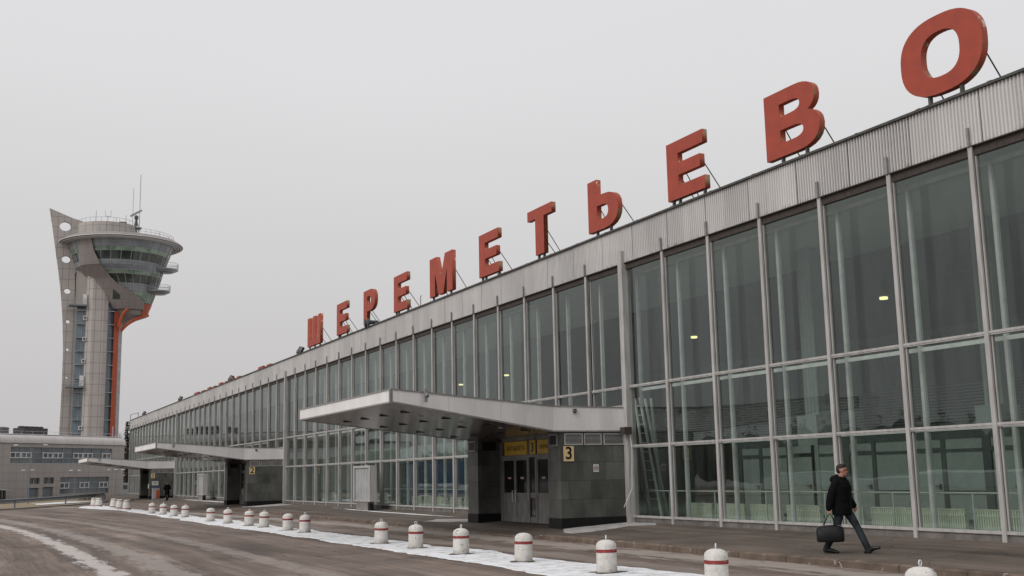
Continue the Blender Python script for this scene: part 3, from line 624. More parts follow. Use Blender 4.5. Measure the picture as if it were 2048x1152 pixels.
    strip(-.05, .065, lambda x: zb(x) - .012, lambda x: zb(x) + .035, M['trim'], 'canopy_bottom_trim', segs)
    for yy in (ta, tc_): MB().box(XT - .075, XT + .01, yy - .05, yy + .05, zb(XT) - .01, zt(XT) + .012).build('corner_trim', M['alu_dark'], CN)
    for xx in (12.4, 13.8, 15.2, 16.6):
        for q in range(4):
            yy = a - .2 + (c - a + .4) * (q + .5) / 4; z = zb(xx)
            MB().lathe((xx, yy, z - .02), [(.17, 0), (.17, .04)], 18).build('soffit_light', M['black'], CN)
    b = MB()
    for xx in (13.1, 14.5, 15.9): b.lathe((xx, a + 1.2, zb(xx) - .02), [(.09, 0), (.09, .03)], 12)
    b.build('soffit_vent', M['palegrey'], CN)
    return a, c
for k in range(3): porch(k, 3 - k)
# letter shapes (unit: metres, x along the reading direction, y up)
def letters():
    W = {}
    W['Ш'] = (3.0, [[(0, 0), (3.0, 0), (3.0, 1.9), (2.46, 1.9), (2.46, .38), (1.77, .38), (1.77, 1.9), (1.23, 1.9), (1.23, .38), (.54, .38), (.54, 1.9), (0, 1.9)]], [])
    W['Е'] = (2.05, [[(0, 0), (2.05, 0), (2.05, .42), (.63, .42), (.63, .76), (1.82, .76), (1.82, 1.16), (.63, 1.16), (.63, 1.48), (2.0, 1.48), (2.0, 1.9), (0, 1.9)]], [])
    W['Т'] = (2.1, [[(.68, 0), (1.42, 0), (1.42, 1.5), (2.1, 1.5), (2.1, 1.9), (0, 1.9), (0, 1.5), (.68, 1.5)]], [])
    W['М'] = (2.85, [[(0, 0), (.68, 0), (.68, 1.12), (1.12, 0), (1.73, 0), (2.17, 1.12), (2.17, 0), (2.85, 0), (2.85, 1.9), (1.95, 1.9), (1.425, .72), (.9, 1.9), (0, 1.9)]], [])
    def arc(cx, cy, rx, ry, a0, a1, n=10, p=2.4):
        o = []
        for i in range(n + 1):
            a = R(a0 + (a1 - a0) * i / n); c_, s_ = math.cos(a), math.sin(a)
            o.append((cx + rx * math.copysign(abs(c_) ** (2 / p), c_), cy + ry * math.copysign(abs(s_) ** (2 / p), s_)))
        return o
    W['Р'] = (2.0, [[(0, 0), (.64, 0), (.64, .68), (1.1, .68)] + arc(1.1, 1.29, .9, .61, -90, 90) + [(0, 1.9)]], [[(.64, 1.06)] + arc(1.0, 1.29, .32, .23, -90, 90) + [(.64, 1.52)]])
    W['Ь'] = (2.1, [[(0, 0), (1.1, 0)] + arc(1.1, .64, 1.0, .64, -90, 90)[1:] + [(.64, 1.28), (.64, 1.9), (0, 1.9)]], [[(.64, .38)] + arc(1.0, .64, .42, .26, -90, 90) + [(.64, .90)]])
    W['В'] = (2.25, [[(0, 0), (1.3, 0)] + arc(1.3, .55, .95, .55, -90, 62)[1:] + arc(1.25, 1.43, .85, .47, -40, 90) + [(0, 1.9)]], [[(.64, .38)] + arc(1.15, .57, .45, .19, -90, 90) + [(.64, .76)], [(.64, 1.14)] + arc(1.1, 1.33, .40, .18, -90, 90) + [(.64, 1.51)]])
    W['О'] = (2.45, [arc(1.225, .95, 1.225, .95, 0, 360, 48, 2.5)[:-1]], [arc(1.225, .95, .58, .55, 0, 360, 40, 2.5)[:-1][::-1]])
    return W
LW = letters()
def letter_mesh(ch, depth=.19):
    w_, outs, holes = LW[ch]
    c = bpy.data.curves.new('l', 'CURVE'); c.dimensions = '2D'; c.fill_mode = 'BOTH'; c.extrude = depth / 2
    for poly in outs + holes:
        s = c.splines.new('POLY'); s.points.add(len(poly) - 1); s.use_cyclic_u = True
        for i, p in enumerate(poly): s.points[i].co = (p[0], p[1], 0, 1)
    o = bpy.data.objects.new('l', c); COL.objects.link(o); bpy.context.view_layer.update()
    me = bpy.data.meshes.new_from_object(o); bpy.data.objects.remove(o)
    return me, w_
SEQ = [('Ш', 72.45, 'leftmost and farthest of the rooftop letters'), ('Е', 65.88, 'between the letters Ш and Р'), ('Р', 60.7, 'between two letters Е'), ('Е', 55.62, 'between the letters Р and М'), ('М', 50.44, 'in the middle of the rooftop name'),
       ('Е', 44.52, 'between the letters М and Т'), ('Т', 39.68, 'on the roof above the canopy of door 3'), ('Ь', 34.73, 'between the letters Т and Е'), ('Е', 29.53, 'between the letters Ь and В'), ('В', 24.5, 'second largest letter from the right'), ('О', 19.28, 'largest and nearest one at the upper right')]
ZL = 10.24; XLT = DX + .10
for ch, y, desc in SEQ:
    me, w_ = letter_mesh(ch)
    t = thing('sign_letter', 'big red roof letter ' + ch + ', ' + desc, 'roof letter', (XLT, y, ZL), 0, 'red letters of the airport name along the roof edge')
    # local: reading direction -> -Y, up -> Z, front face at -X
    me.transform(Matrix(((0, 0, -1, .095), (-1, 0, 0, 0), (0, 1, 0, 0), (0, 0, 0, 1))))
    me.materials.clear(); me.materials.append(M['red']); me.materials.append(M['red_side'])
    for p in me.polygons: p.material_index = 0 if abs(p.normal.x) > .9 else 1
    me.name = 'letter_body'; q = bpy.data.objects.new('letter_body', me); COL.objects.link(q); q.parent = t
    stems = {'Ш': [.3, 1.5, 2.7], 'Е': [.2, .55, 1.9], 'Р': [.2, .5], 'М': [.3, 2.5], 'Т': [.8, 1.25], 'Ь': [.5, 1.45], 'В': [.6, 1.6], 'О': [.75, 1.7]}[ch]
    for s_ in stems:
        b = MB().box(.05, .14, -s_ - .035, -s_ + .035, -.24, .06); b.box(.02, .17, -s_ - .07, -s_ + .07, -.25, -.16); b.build('post', M['rail'], t, local=True)
    for s_, zz in {'Ш': [(.3, 1.0), (1.5, 1.1), (2.8, 1.1)], 'Е': [(.3, 1.05), (.5, 1.3), (1.75, .98)], 'Р': [(.3, .9), (.6, 1.0)], 'М': [(.3, 1.2), (2.6, 1.2)], 'Т': [(.9, .9), (1.2, 1.15)], 'Ь': [(.3, 1.2), (1.9, .9)], 'В': [(.4, 1.3), (1.9, 1.0)], 'О': [(.5, 1.1), (2.2, 1.0)]}[ch]:
        MB().tube([(.15, -s_, zz), (1.35, -s_, -.62)], .018, 6).build('strut', M['rail'], t, local=True)
# beam carrying the letters
b = MB().box(XLT - .02, XLT + .20, 13.5, 77, 9.99, 10.045)
b.tube([(XLT + .24, 13.5, 10.10), (XLT + .24, 77, 10.10)], .03, 6)
y = 14
while y < 77: b.box(XLT + .05, XLT + .12, y, y + .06, 9.62, 9.99); b.box(XLT, XLT + .14, y + .6, y + .72, 10.045, 10.08); y += 2.1
tg = thing('sign_beam', 'long dark steel beam along the roof edge under the red letters', 'steel beam', (XLT, 45, 10)); b.build('beam', M['rail'], tg)
b = MB().box(DX + .3, DX + .48, 77.2, YE - 1, 9.99, 10.03); y = 78
while y < YE - 2: b.box(DX + .35, DX + .4, y, y + .05, 9.6, 9.99); y += 2.1
b.build('beam', M['rail'], tg)
# low red blocks lying further along the roof (tops of a second lettering)
for (y0, y1, nm) in ((87.37, 83.53, 'nearest of the low stepped red blocks on the roof, left of letter Ш'), (97.9, 94.3, 'low red roof block just right of a floodlight'), (102.6, 99.7, 'low red roof block directly left of a floodlight'), (107.9, 104.8, 'second farthest low red block on the roof edge'), (114.8, 109.6, 'farthest low red block on the roof edge')):
    t = thing('roof_block', nm, 'roof block', (DX + .3, y0, 9.92), 0, 'low red blocks along the far roof edge')
    h = y0 - y1
    MB().box(0, .2, -h * .40, 0, 0, .40, M['red']).box(.25, .45, -h * .75, -h * .45, 0, .44, M['red']).build('block_body', None, t, local=True)
    MB().box(.05, .4, -h, 0, -.1, -.002, M['rail']).build('block_base', None, t, local=True)
# floodlights
def floodlight(y, label, z=10.0, tilt=.5, x=DX + .12):
    t = thing('floodlight', label, 'floodlight', (x, y, z), 0, 'floodlights on the roof edge')
    rot = Matrix.Rotation(tilt, 3, 'Y') @ Matrix.Rotation(.5, 3, 'Z')
    b = MB().box(-.07, .07, -.22, .22, .12, .62); b.v = [rot @ v for v in b.v]; b.build('lamp_housing', M['black'], t, local=True)
    b = MB().box(-.09, -.072, -.18, .18, .16, .58); b.v = [rot @ v for v in b.v]; b.build('lamp_glass', M['horn'], t, local=True)
    MB().box(-.03, .03, -.26, -.23, -.05, .35).box(-.03, .03, .23, .26, -.05, .35).box(-.04, .04, -.26, .26, -.08, -.05).build('bracket', M['rail'], t, local=True)
    return t
floodlight(74.9, 'black floodlight on the roof edge beside the letter Ш')
floodlight(97.3, 'black floodlight on the roof edge between the low red blocks')
floodlight(122.6, 'black floodlight on the bare roof edge above the second canopy')
floodlight(149.5, 'black floodlight nearest the far corner of the roof')
t = thing('loudspeakers', 'pair of dark horn loudspeakers on the roof edge under the letter Р', 'loudspeaker', (DX - .05, 59.2, 10.2))
for dy in (0, .55):
    b = MB(); b.tube([(.5, dy - .1, .05), (.12, dy, .02), (-.1, dy + .05, 0)], [.05, .10, .25], 16); b.build('horn', M['horn'], t, local=True, smooth=True)
MB().tube([(.3, -.2, 0), (.3, .8, 0)], .03, 6).tube([(.3, .2, 0), (.3, .2, -.3)], .03, 6).build('bracket', M['rail'], t, local=True)
t = thing('roof_pipe', 'thin bent pipe railing at the far corner of the roof', 'railing', (DX, 160.4, 9.6))
MB().tube([(0, 0, 0), (0, 0, 1.15), (.1, -7, 1.0), (.1, -7, .3)], .05, 6).build('rail', M['palegrey'], t, local=True)
t = thing('roof_post', 'short thin bent pole standing on the roof edge right of the second Е', 'pole', (DX + .3, 52.2, 10))
MB().tube([(0, 0, 0), (0, 0, .62), (0, -.16, .62)], .02, 6).build('pole', M['rail'], t, local=True)

# signs on the piers
for k, num in ((0, '3'), (1, '2'), (2, '1')):
    a = YA + 6 * SP + k * 18 * SP
    t = thing('number_sign', 'cream square sign with black number ' + num + ' on the stone pier', 'number sign', (17.76, a - .01, 2.27), 0, 'entrance number signs')
    MB().box(-.19, .19, -.022, -.004, -.245, .245).build('sign_board', M['cream_sign'], t, local=True)
    q = text_mesh(num, .56, 'digit', M['ink'], t); q.matrix_local = Matrix(((1, 0, 0, 0), (0, 0, -1, -.026), (0, 1, 0, 0), (0, 0, 0, 1)))
def disc_ring(c, r0, r1, mt, axis='Y', n=28, w=.004):
    pass
t = thing('no_smoking_sign', 'small white no smoking sign with red ring on the pier of door 3', 'sign', (18.78, YA + 6 * SP - .01, 1.79))
MB().box(-.1, .1, -.012, -.003, -.125, .125).build('sign_board', M['white'], t, local=True)
b = MB(); n = 28; vs = []
for i in range(n):
    a = 2 * math.pi * i / n
    for r in (.066, .085): vs.append((r * math.cos(a), -.015, r * math.sin(a)))
b.add(vs, [(2 * i, 2 * i + 1, (2 * i + 3) % (2 * n), (2 * i + 2) % (2 * n)) for i in range(n)])
b.add([(-.06, -.016, .045), (-.045, -.016, .06), (.06, -.016, -.045), (.045, -.016, -.06)], [(0, 1, 2, 3)]); b.build('ring', M['redpaint'], t, local=True)
MB().box(-.055, .04, -.0145, -.0135, -.012, .012).tube([(.045, -.014, .01), (.055, -.014, .03), (.045, -.014, .05)], .004, 5).build('cigarette', M['ink'], t, local=True)
t = thing('notice_plate', 'small white notice plate on the stone pier of door 1', 'sign', (18.0, YA + 42 * SP - .01, 1.5))
MB().box(-.32, .32, -.02, -.003, -.2, .2).build('sign_board', M['white'], t, local=True)
MB().box(-.24, .24, -.022, -.021, .04, .1).box(-.2, .2, -.022, -.021, -.08, -.03).build('print', M['horn'], t, local=True)
t = thing('call_box', 'small white box fixed to the front of the pier of door 1', 'box', (17.45, YA + 42 * SP + .2, 1.2))
MB().box(-.12, -.02, -.1, .1, -.22, .22).build('box_body', M['white'], t, local=True); MB().box(-.125, -.12, -.06, .06, 0, .14).build('box_window', M['horn'], t, local=True)
# yellow lettering over door 3
XS = 18.45 - .07; c3 = YA + 6 * SP + 7.54
for (dy0, dy1, s, sz, lb) in ((1.04, 3.10, 'ЗАЛ ВЫЛЕТА', .30, 'wide yellow sign with dark words for the departure hall over the doors'), (3.24, 3.76, '3', .50, 'narrow yellow sign with the number 3 over the door centre'), (3.88, 6.5, 'ОПЕРАЦИОННЫЙ', .27, 'yellow sign partly hidden behind the right stone pier of door 3')):
    pass
for (ya, yb, s, sz, lb) in ((38.62, 36.72, 'ЗАЛ ВЫЛЕТА', .30, 'wide yellow sign with dark departure hall words over the double door'), (36.52, 36.04, '3', .44, 'narrow yellow sign with dark number 3 over the door centre'), (35.90, 33.9, 'ОПЕРАЦИОННЫЙ', .26, 'yellow sign partly hidden behind the right stone pier of door 3')):
    t = thing('yellow_sign', lb, 'sign', (XS, (ya + yb) / 2, 2.58), 0, 'yellow signs over the doors of entrance 3')
    hw = (ya - yb) / 2
    MB().box(-.02, .0, -hw, hw, -.24, .26).build('sign_board', M['yellow'], t, local=True)
    q = text_mesh(s, sz, 'lettering', M['ink'], t); q.matrix_local = Matrix(((0, 0, -1, -.024), (-1, 0, 0, 0), (0, 1, 0, 0), (0, 0, 0, 1)))
    wdt = max(v.co.x for v in q.data.vertices) - min(v.co.x for v in q.data.vertices)
    f_ = hw * 2 * (.8 if len(s) > 1 else .42) / wdt; q.data.transform(Matrix.Diagonal((f_, f_ if f_ < 1 else 1, 1, 1)))
t = thing('junction_box', 'rusty brown box on the column under the right end of the near canopy', 'box', (19.80, YA + 6 * SP - .3, 3.0)); MB().box(-.14, .14, -.16, .14, -.12, .12).build('box_body', M['brown'], t, local=True)
MB().tube([(0.1, -.1, -.12), (.14, -.12, -.6), (.1, -.1, -1.9), (-.2, -.05, -2.5)], .012, 5).build('cable', M['inner_alu'], t, local=True)
for k, lb in ((0, 'small camera on the white side of the nearest canopy'), (1, 'small camera on the white side of the middle canopy')):
    a = YA + 6 * SP + k * 18 * SP
    t = thing('security_camera', lb, 'camera', (18.0, a - .07, 3.70), 0, 'cameras on the canopies'); b = MB(); b.lathe((0, 0, 0), [(.02, -.12), (.06, -.1), (.07, -.03), (.06, 0)], 12); b.box(-.05, .05, -.06, .06, 0, .03); b.build('dome', M['horn'], t, local=True)
for k, lb in ((0, 'grey lamp clamped on the tip of the nearest canopy'), (1, 'grey lamp clamped on the tip of the middle canopy'), (2, 'grey lamp clamped on the tip of the farthest canopy')):
    a = YA + 6 * SP + k * 18 * SP
    t = thing('canopy_lamp', lb, 'lamp', (12.3, a - 1.15, 4.1), 0, 'lamps clamped on the canopy edges')
    MB().box(-.05, .05, -.10, -.04, -.28, .12).build('bracket', M['trim'], t, local=True); MB().tube([(0, -.12, -.05), (0, -.2, -.12)], .06, 10).build('lamp_head', M['galv'], t, local=True)

# advertising boards
def board(yc, label):
    t = thing('advert_board', label, 'advertising board', (19.0, yc, 0), 0, 'grey advertising boards by the glass wall')
    z0 = zp(19.0, yc)
    MB().box(-.13, .16, -.95, .95, z0 - .02, .42).build('base', M['concrete'], t, local=True)
    b = MB().box(-.17, .2, -1.38, -1.2, .40, 2.26).box(-.17, .2, 1.2, 1.38, .40, 2.26).box(-.169, .199, -1.2, 1.2, 2.14, 2.26).box(-.169, .199, -1.2, 1.2, .40, .47); b.build('frame', M['alu'], t, local=True)
    b = MB()
    for k in range(5): b.box(-.10, .12, -1.2 + k * .48, -1.2 + k * .48 + .445, .47, 2.14)
    b.build('panel', M['palegrey'], t, local=True); MB().box(-.06, .1, -1.199, 1.199, .471, 2.139).build('panel_back', M['black'], t, local=True)
    MB().box(-.14, .1, -1.25, -.98, z0, .3).build('cable_box', M['black'], t, local=True)
board(57.2, 'grey advertising board with blank slatted panel left of door 3')
board(102.3, 'grey blank advertising board far away between doors 1 and 2')
# litter bin
t = thing('litter_bin', 'orange and grey litter bin in front of the pier of door 1', 'bin', (17.95, 121.9, -.12))
MB().box(-.34, .34, -.3, .3, 0, 1.15).build('bin_body', M['palegrey'], t, local=True); MB().box(-.02, .30, -.33, -.305, .1, .95).build('front_panel', M['orange'], t, local=True); MB().box(-.36, .36, -.34, .32, 1.15, 1.24).build('lid', M['blue_panel'], t, local=True)
t = thing('post_marker', 'short pale post standing on the pavement right of the litter bin', 'post', (19.0, 121.4, -.08)); b = MB(); b.lathe((0, 0, 0), [(.2, 0), (.16, .1), (.05, .14), (.045, 1.0), (.05, 1.02)], 12); b.build('post', M['palegrey'], t, local=True)
# ladder behind the glass
t = thing('stepladder', 'tall metal stepladder standing behind the glass beside door 3', 'ladder', (21.4, 32.6, .1))
def rail(p0, p1, name='rail'): MB().tube([p0, p1], .055, 6).build(name, M['stepladder'], t, local=True)
rail((-.2, .45, 0), (-.2, 1.17, 4.1)); rail((-.2, -.25, 0), (-.2, .85, 4.1)); rail((.7, .75, 0), (.2, 1.15, 4.1)); rail((.7, 1.05, 0), (.3, .9, 4.1))
for k in range(12):
    z = .3 + k * .32; f_ = z / 4.1
    MB().tube([(-.2, .45 + .72 * f_, z), (-.2, -.25 + 1.1 * f_, z)], .018, 6).build('rung', M['stepladder'], t, local=True)

# ------------------------------------------------------------------ bollards
def bollard():
    t = thing('bollard', 'x', 'bollard', (0, 0, 0), 0, 'white bollards with red band along the snow strip')
    b = MB(); b.lathe((0, 0, 0), [(.196, 0), (.204, .02), (.200, .3), (.198, .378), (.197, .432), (.202, .50), (.190, .545), (.150, .585), (.09, .61), (.03, .618)], 28)
    for v in b.v:
        if .01 < v.z < .6:
            q = 1 + noise.noise(v * 6) * .03; v.x *= q; v.y *= q
    b.build('concrete_body', M['bollard'], t, local=True, smooth=True)
    b = MB(); b.lathe((0, 0, 0), [(.2005, .374), (.2055, .376), (.2045, .434), (.199, .436)], 28); b.build('red_band', M['redpaint'], t, local=True, smooth=True)
    b = MB(); n = 14
    b.tube([(0, .036 * math.cos(2 * math.pi * i / n), .665 + .036 * math.sin(2 * math.pi * i / n)) for i in range(n + 1)], .009, 6, cap=False); b.tube([(0, 0, .60), (0, 0, .634)], .010, 6)
    b.build('lifting_eye', M['white'], t, local=True, smooth=True)
    b = MB(); vs = []
    for i in range(22):
        a = 2 * math.pi * i / 22; r = .27 + .06 * math.sin(3 * a + 1) + .03 * math.sin(5 * a); vs.append((r * math.cos(a) * 1.25, r * math.sin(a), .003))
    b.add(vs, [tuple(range(22))]); b.build('base_ring', M['pave'], t, local=True)
    return t
BP = bollard(); register(BP)
BL = [((11.3, 11.2), 'white bollard nearest the camera, cut by the lower right edge of the picture'),
      ((11.42, 15.85), 'second nearest white bollard, whose base is below the picture edge'),
      ((11.38, 19.38), 'third nearest white bollard, left of the two cut by the picture edge'),
      ((11.36, 23.0), 'white bollard without a raised ring, fourth nearest to the camera'),
      ((11.23, 26.24), 'white bollard with dark scuffs on its dome, fifth nearest to the camera'),
      ((11.21, 29.32), 'white bollard with peeling dome in front of the left stone pier of door 3'),
      ((11.17, 32.07), 'farthest of the near bollards, just right of the wide gap'),
      ((11.3, 40.81), 'right bollard of the pair just left of the wide gap'),
      ((11.23, 42.96), 'left bollard of the pair just left of the wide gap'),
      ((11.17, 46.55), 'right one of two bollards standing in front of the pier of door 2'),
      ((11.04, 48.67), 'left one of two bollards standing in front of the pier of door 2'),
      ((10.93, 52.42), 'right bollard of the second pair from the far group of four'),
      ((10.81, 55.85), 'lone bollard next right of the group of four'),
      ((10.93, 63.51), 'rightmost bollard of the group of four before door 1'),
      ((10.75, 66.03), 'second from right in the group of four bollards before door 1'),
      ((10.81, 70.32), 'third from right in the group of four bollards before door 1'),
      ((10.62, 73.37), 'leftmost bollard of the group of four before door 1'),
      ((10.52, 84.6), 'right one of the far group of three tapered bollards'),
      ((10.4, 87.6), 'middle one of the far group of three tapered bollards'),
      ((10.47, 92.0), 'left one of the far group of three tapered bollards'),
      ((10.14, 99.4), 'right one of the farthest pair of tapered bollards'),
      ((9.9, 100.6), 'left one of the farthest pair of tapered bollards')]
def drum():
    t = thing('bollard', 'x', 'bollard', (0, 0, 0), 0, 'white tapered bollards with a low red band at the far end')
    b = MB(); b.lathe((0, 0, 0), [(.30, 0), (.30, .1), (.235, .62), (.22, .68), (.15, .71)], 24); b.build('concrete_body', M['bollard'], t, local=True, smooth=True)
    b = MB(); b.lathe((0, 0, 0), [(.302, .08), (.305, .085), (.293, .15), (.288, .155)], 24); b.lathe((0, 0, 0), [(.243, .60), (.246, .605), (.243, .63), (.236, .632)], 24); b.build('red_band', M['redpaint'], t, local=True)
    return t
DP = drum(); register(DP)
usedb = usedd = False
rb = random.Random(5)
for i, (p, lb) in enumerate(BL):
    far = i >= 17
    if far: t = copy_tree(DP) if usedd else DP; usedd = True
    else: t = copy_tree(BP) if usedb else BP; usedb = True
    t['label'] = lb; t.location = (p[0], p[1], ZR + .018); t.rotation_euler = (rb.uniform(-.02, .02), rb.uniform(-.02, .02), rb.uniform(0, 6.28))
    if i in (3, 8, 12, 14):     # eye missing on some
        for q in [q for q in COL.objects if q.parent == t and q.name.startswith('lifting_eye')]: bpy.data.objects.remove(q)

# ------------------------------------------------------------------ guard rail, concrete blocks, lamps
t = thing('guard_rail', 'low galvanised guard rail along the yellowish verge at the left', 'guard rail', (4, 103, ZR))
gp = [(-12, 74), (-6, 86), (-1, 95), (3.95, 103.66), (8.92, 117), (12.6, 128), (14.6, 138)]
b = MB()
for i in range(len(gp) - 1):
    a = Vector(gp[i]); c = Vector(gp[i + 1]); d = (c - a).normalized(); nn = Vector((d.y, -d.x))
    def zz(p): return ZR + .40 + (p.y - 100) * .004 if p.y > 100 else ZR + .40
    prof = [(.0, .34), (.07, .30), (.0, .22), (.0, .14), (.07, .06), (.0, 0)]
    vs = [(*(a + nn * o_), zz(a) + h) for o_, h in prof] + [(*(c + nn * o_), zz(c) + h) for o_, h in prof]
    vs += [(*(a + nn * (o_ - .03)), zz(a) + h) for o_, h in prof] + [(*(c + nn * (o_ - .03)), zz(c) + h) for o_, h in prof]
    fs = []
    for j in range(5): fs += [(j, j + 1, j + 7, j + 6), (12 + j, 12 + j + 1, 12 + j + 7, 12 + j + 6)]
    fs += [(0, 6, 18, 12), (5, 11, 23, 17)]
    b.add(vs, fs)
b.build('rail_beam', M['galv'], t)
for i in range(1, len(gp)):
    p = gp[i]; MB().box(p[0] - .06, p[0] + .06, p[1] - .02, p[1] + .14, ZR, ZR + .72).build('post', M['galv'], t)
t = thing('concrete_barrier', 'leftmost grey concrete block in the row behind the guard rail', 'concrete block', (12.3, 141, ZR), 0, 'concrete blocks in a row before the office building')
BX = MB(); BX.add([(-.24, -.24, 0), (.24, -.24, 0), (.24, .24, 0), (-.24, .24, 0), (-.2, -.2, .85), (.2, -.2, .85), (.2, .2, .85), (-.2, .2, .85)], [(0, 3, 2, 1), (4, 5, 6, 7), (0, 1, 5, 4), (1, 2, 6, 5), (2, 3, 7, 6), (3, 0, 4, 7)]); BX.build('block', M['concrete'], t, local=True); register(t)
names = ['second', 'third', 'fourth', 'fifth', 'sixth and last']
for i in range(5):
    q = copy_tree(t); q.location = (12.3 + (i + 1) * .56, 141 + (i + 1) * .4, ZR); q['label'] = names[i] + ' grey concrete block from the left in the row behind the guard rail'
def lamp(x, y, h, arms, lb, big=1):
    t = thing('street_lamp', lb, 'street lamp', (x, y, ZR), 0, 'street lamps before the office building')
    b = MB(); b.tube([(0, 0, 0), (0, 0, h)], [.05, .035], 8); b.build('pole', M['galv'], t, local=True)
    for a in arms:
        MB().tube([(0, 0, h - .05), (a * .8, 0, h + .12 * big)], .018, 6).build('arm', M['galv'], t, local=True)
        MB().ell((a * 1.15, -.1, h + .15 * big), (.27 * big, .14, .06 * big), 12, 6).build('lamp_head', M['white'], t, local=True, smooth=True)
lamp(7.0, 150, 3.5, (-.45, .45), 'slim twin headed lamp in front of the office doors')
lamp(13.2, 160, 3.5, (-.45, .45), 'slim twin headed lamp in front of the lower window band')
lamp(18.9, 165, 3.55, (-.8, 0, .8), 'slim triple headed lamp near the right corner of the office building')
lamp(5.75, 120, 5.6, (-1.15, 1.15), 'tall lamp with two wide spread heads before the upper windows', .9)

# ------------------------------------------------------------------ office building (rotated block)
DIR = Vector((math.sin(R(48.5)), math.cos(R(48.5)), 0)); NRM = Vector((DIR.y, -DIR.x, 0)) * 1.0   # facade faces the camera
CORN = Vector((21.6, 179, 0))
Oz = -1.05
OB = thing('office_building', 'low beige tiled office building with rounded cornice left of the tower', 'building', (CORN.x, CORN.y, Oz))
OB.rotation_euler = (0, 0, math.atan2(DIR.y, DIR.x))     # local x along facade to the right, local -y toward the camera
def ob(b, n_, mt=None, par=None, smooth=False): return b.build(n_, mt, par or OB, smooth=smooth, local=True)
HC = 8.75
def holes_wall(x0, x1, z0, z1, holes, mt, n_='wall', d=.5):
    """wall at y=0..d with rectangular holes"""
    xs = sorted({x0, x1, *[h[0] for h in holes], *[h[1] for h in holes]}); zs = sorted({z0, z1, *[h[2] for h in holes], *[h[3] for h in holes]})
    b = MB()
    for i in range(len(xs) - 1):
        for j in range(len(zs) - 1):
            cx, cz = (xs[i] + xs[i + 1]) / 2, (zs[j] + zs[j + 1]) / 2
            if any(h[0] < cx < h[1] and h[2] < cz < h[3] for h in holes): continue
            b.add([(xs[i], 0, zs[j]), (xs[i + 1], 0, zs[j]), (xs[i + 1], 0, zs[j + 1]), (xs[i], 0, zs[j + 1])], [(0, 1, 2, 3)])
    for h in holes:
        b.add([(h[0], 0, h[2]), (h[1], 0, h[2]), (h[1], 0, h[3]), (h[0], 0, h[3]), (h[0], d, h[2]), (h[1], d, h[2]), (h[1], d, h[3]), (h[0], d, h[3])], [(0, 1, 5, 4), (1, 2, 6, 5), (2, 3, 7, 6), (3, 0, 4, 7)])
    return ob(b, n_, mt)
U = (-21.6, -2.6, 5.5, 7.7); Lw = (-12.6, -3.0, 1.25, 3.6)
D1 = (-18.3, -16.4, .0, 2.2); D2 = (-15.7, -13.8, .0, 2.3); D3 = (-23.6, -22.0, 0, 2.0); T1 = (-18.2, -16.3, 2.75, 3.55); T2 = (-15.6, -13.7, 2.75, 3.6)
H = [U, Lw, D1, D2, D3, T1, T2]
holes_wall(-40, 0, 0, 8.35, H, M['office'])
b = MB(); b.add([(0, 0, 0), (0, 18, 0), (0, 18, 8.35), (0, 0, 8.35), (-40, 18, 0), (-40, 18, 8.35)], [(0, 1, 2, 3), (1, 4, 5, 2)]); ob(b, 'wall', M['office'])
b = MB(); n = 10; vs = []
for i in range(n + 1):
    a = math.pi / 2 * i / n - .25 * (1 - i / n); vs += [(-40, 1.1 - 1.3 * math.cos(a), 8.35 + 1.1 * math.sin(max(a, 0)) - (0 if a > 0 else .12)), (0.12, 1.1 - 1.3 * math.cos(a), 8.35 + 1.1 * math.sin(max(a, 0)) - (0 if a > 0 else .12))]
b.add(vs, [(2 * i, 2 * i + 1, 2 * i + 3, 2 * i + 2) for i in range(n)]); b.add([(-40, 1.1, 9.44), (.12, 1.1, 9.44), (.12, 18, 9.44), (-40, 18, 9.44), (.12, -.2, 8.23), (.12, 18, 8.23)], [(0, 1, 2, 3), (1, 4, 5, 2)])
ob(b, 'cornice', M['office_top'], smooth=True)
ob(MB().box(-40, .1, .55, 4, 9.42, 9.5), 'roof_snow', M['snow'])
b = MB()
for k in range(17): b.box(-40 + k * 2.35, -40 + k * 2.35 + .05, -.215, .5, 7.8, 7.83)
def band(h, cols, opens, n_):
    x0, x1, z0, z1 = h
    g = ob(MB().box(x0, x1, .25, .3, z0, z1), 'window', M['off_glass'])
    b = MB(); w_ = (x1 - x0) / cols; th = .055
    for i in range(cols + 1): b.box(x0 + i * w_ - th / 2, x0 + i * w_ + th / 2, .16, .25, z0, z1)
    za = z0 + (z1 - z0) * .33; zb_ = z0 + (z1 - z0) * .68
    for z in (z0 + .03, za, zb_, z1 - .03): b.box(x0, x1, .17, .25, z - th / 2, z + th / 2)
    ob(b, 'window_grid', M['palegrey'], g)
    for i in opens:
        a = x0 + i * w_ + .06; c = a + w_ - .12; b = MB(); f_ = .1
        b.box(a, c, .1, .24, za, za + f_).box(a, c, .1, .24, zb_ - f_, zb_)
        for xx in (a, (a + c) / 2 - f_ / 2, c - f_): b.box(xx, xx + f_, .101, .239, za + f_, zb_ - f_)
        ob(b, 'casement', M['white'], g)
        if i % 3 == 0: ob(MB().box(a + .1, (a + c) / 2 - .05, .2, .24, za + .1, zb_ - .1), 'dark_pane', M['darkglass'], g)
band(U, 10, (0, 1, 3, 4, 6, 7, 9), 'upper'); band(Lw, 5, (0, 2, 4), 'lower')
for h in (T1, T2): g = ob(MB().box(h[0], h[1], .25, .3, h[2], h[3]), 'window', M['darkglass']); ob(MB().box((h[0] + h[1]) / 2 - .04, (h[0] + h[1]) / 2 + .04, .15, .25, h[2], h[3]), 'window_bar', M['palegrey'], g)
for h in (D1, D2): d = ob(MB().box(h[0] + .05, h[1] - .05, .25, .32, h[2], h[3] - .05), 'garage_door', M['galv']); ob(MB().box(h[0] + .9, h[0] + 1.0, .2, .25, .8, .9).box(h[0] + .05, h[1] - .05, .245, .25, 1.2, 1.24), 'handle', M['horn'], d)
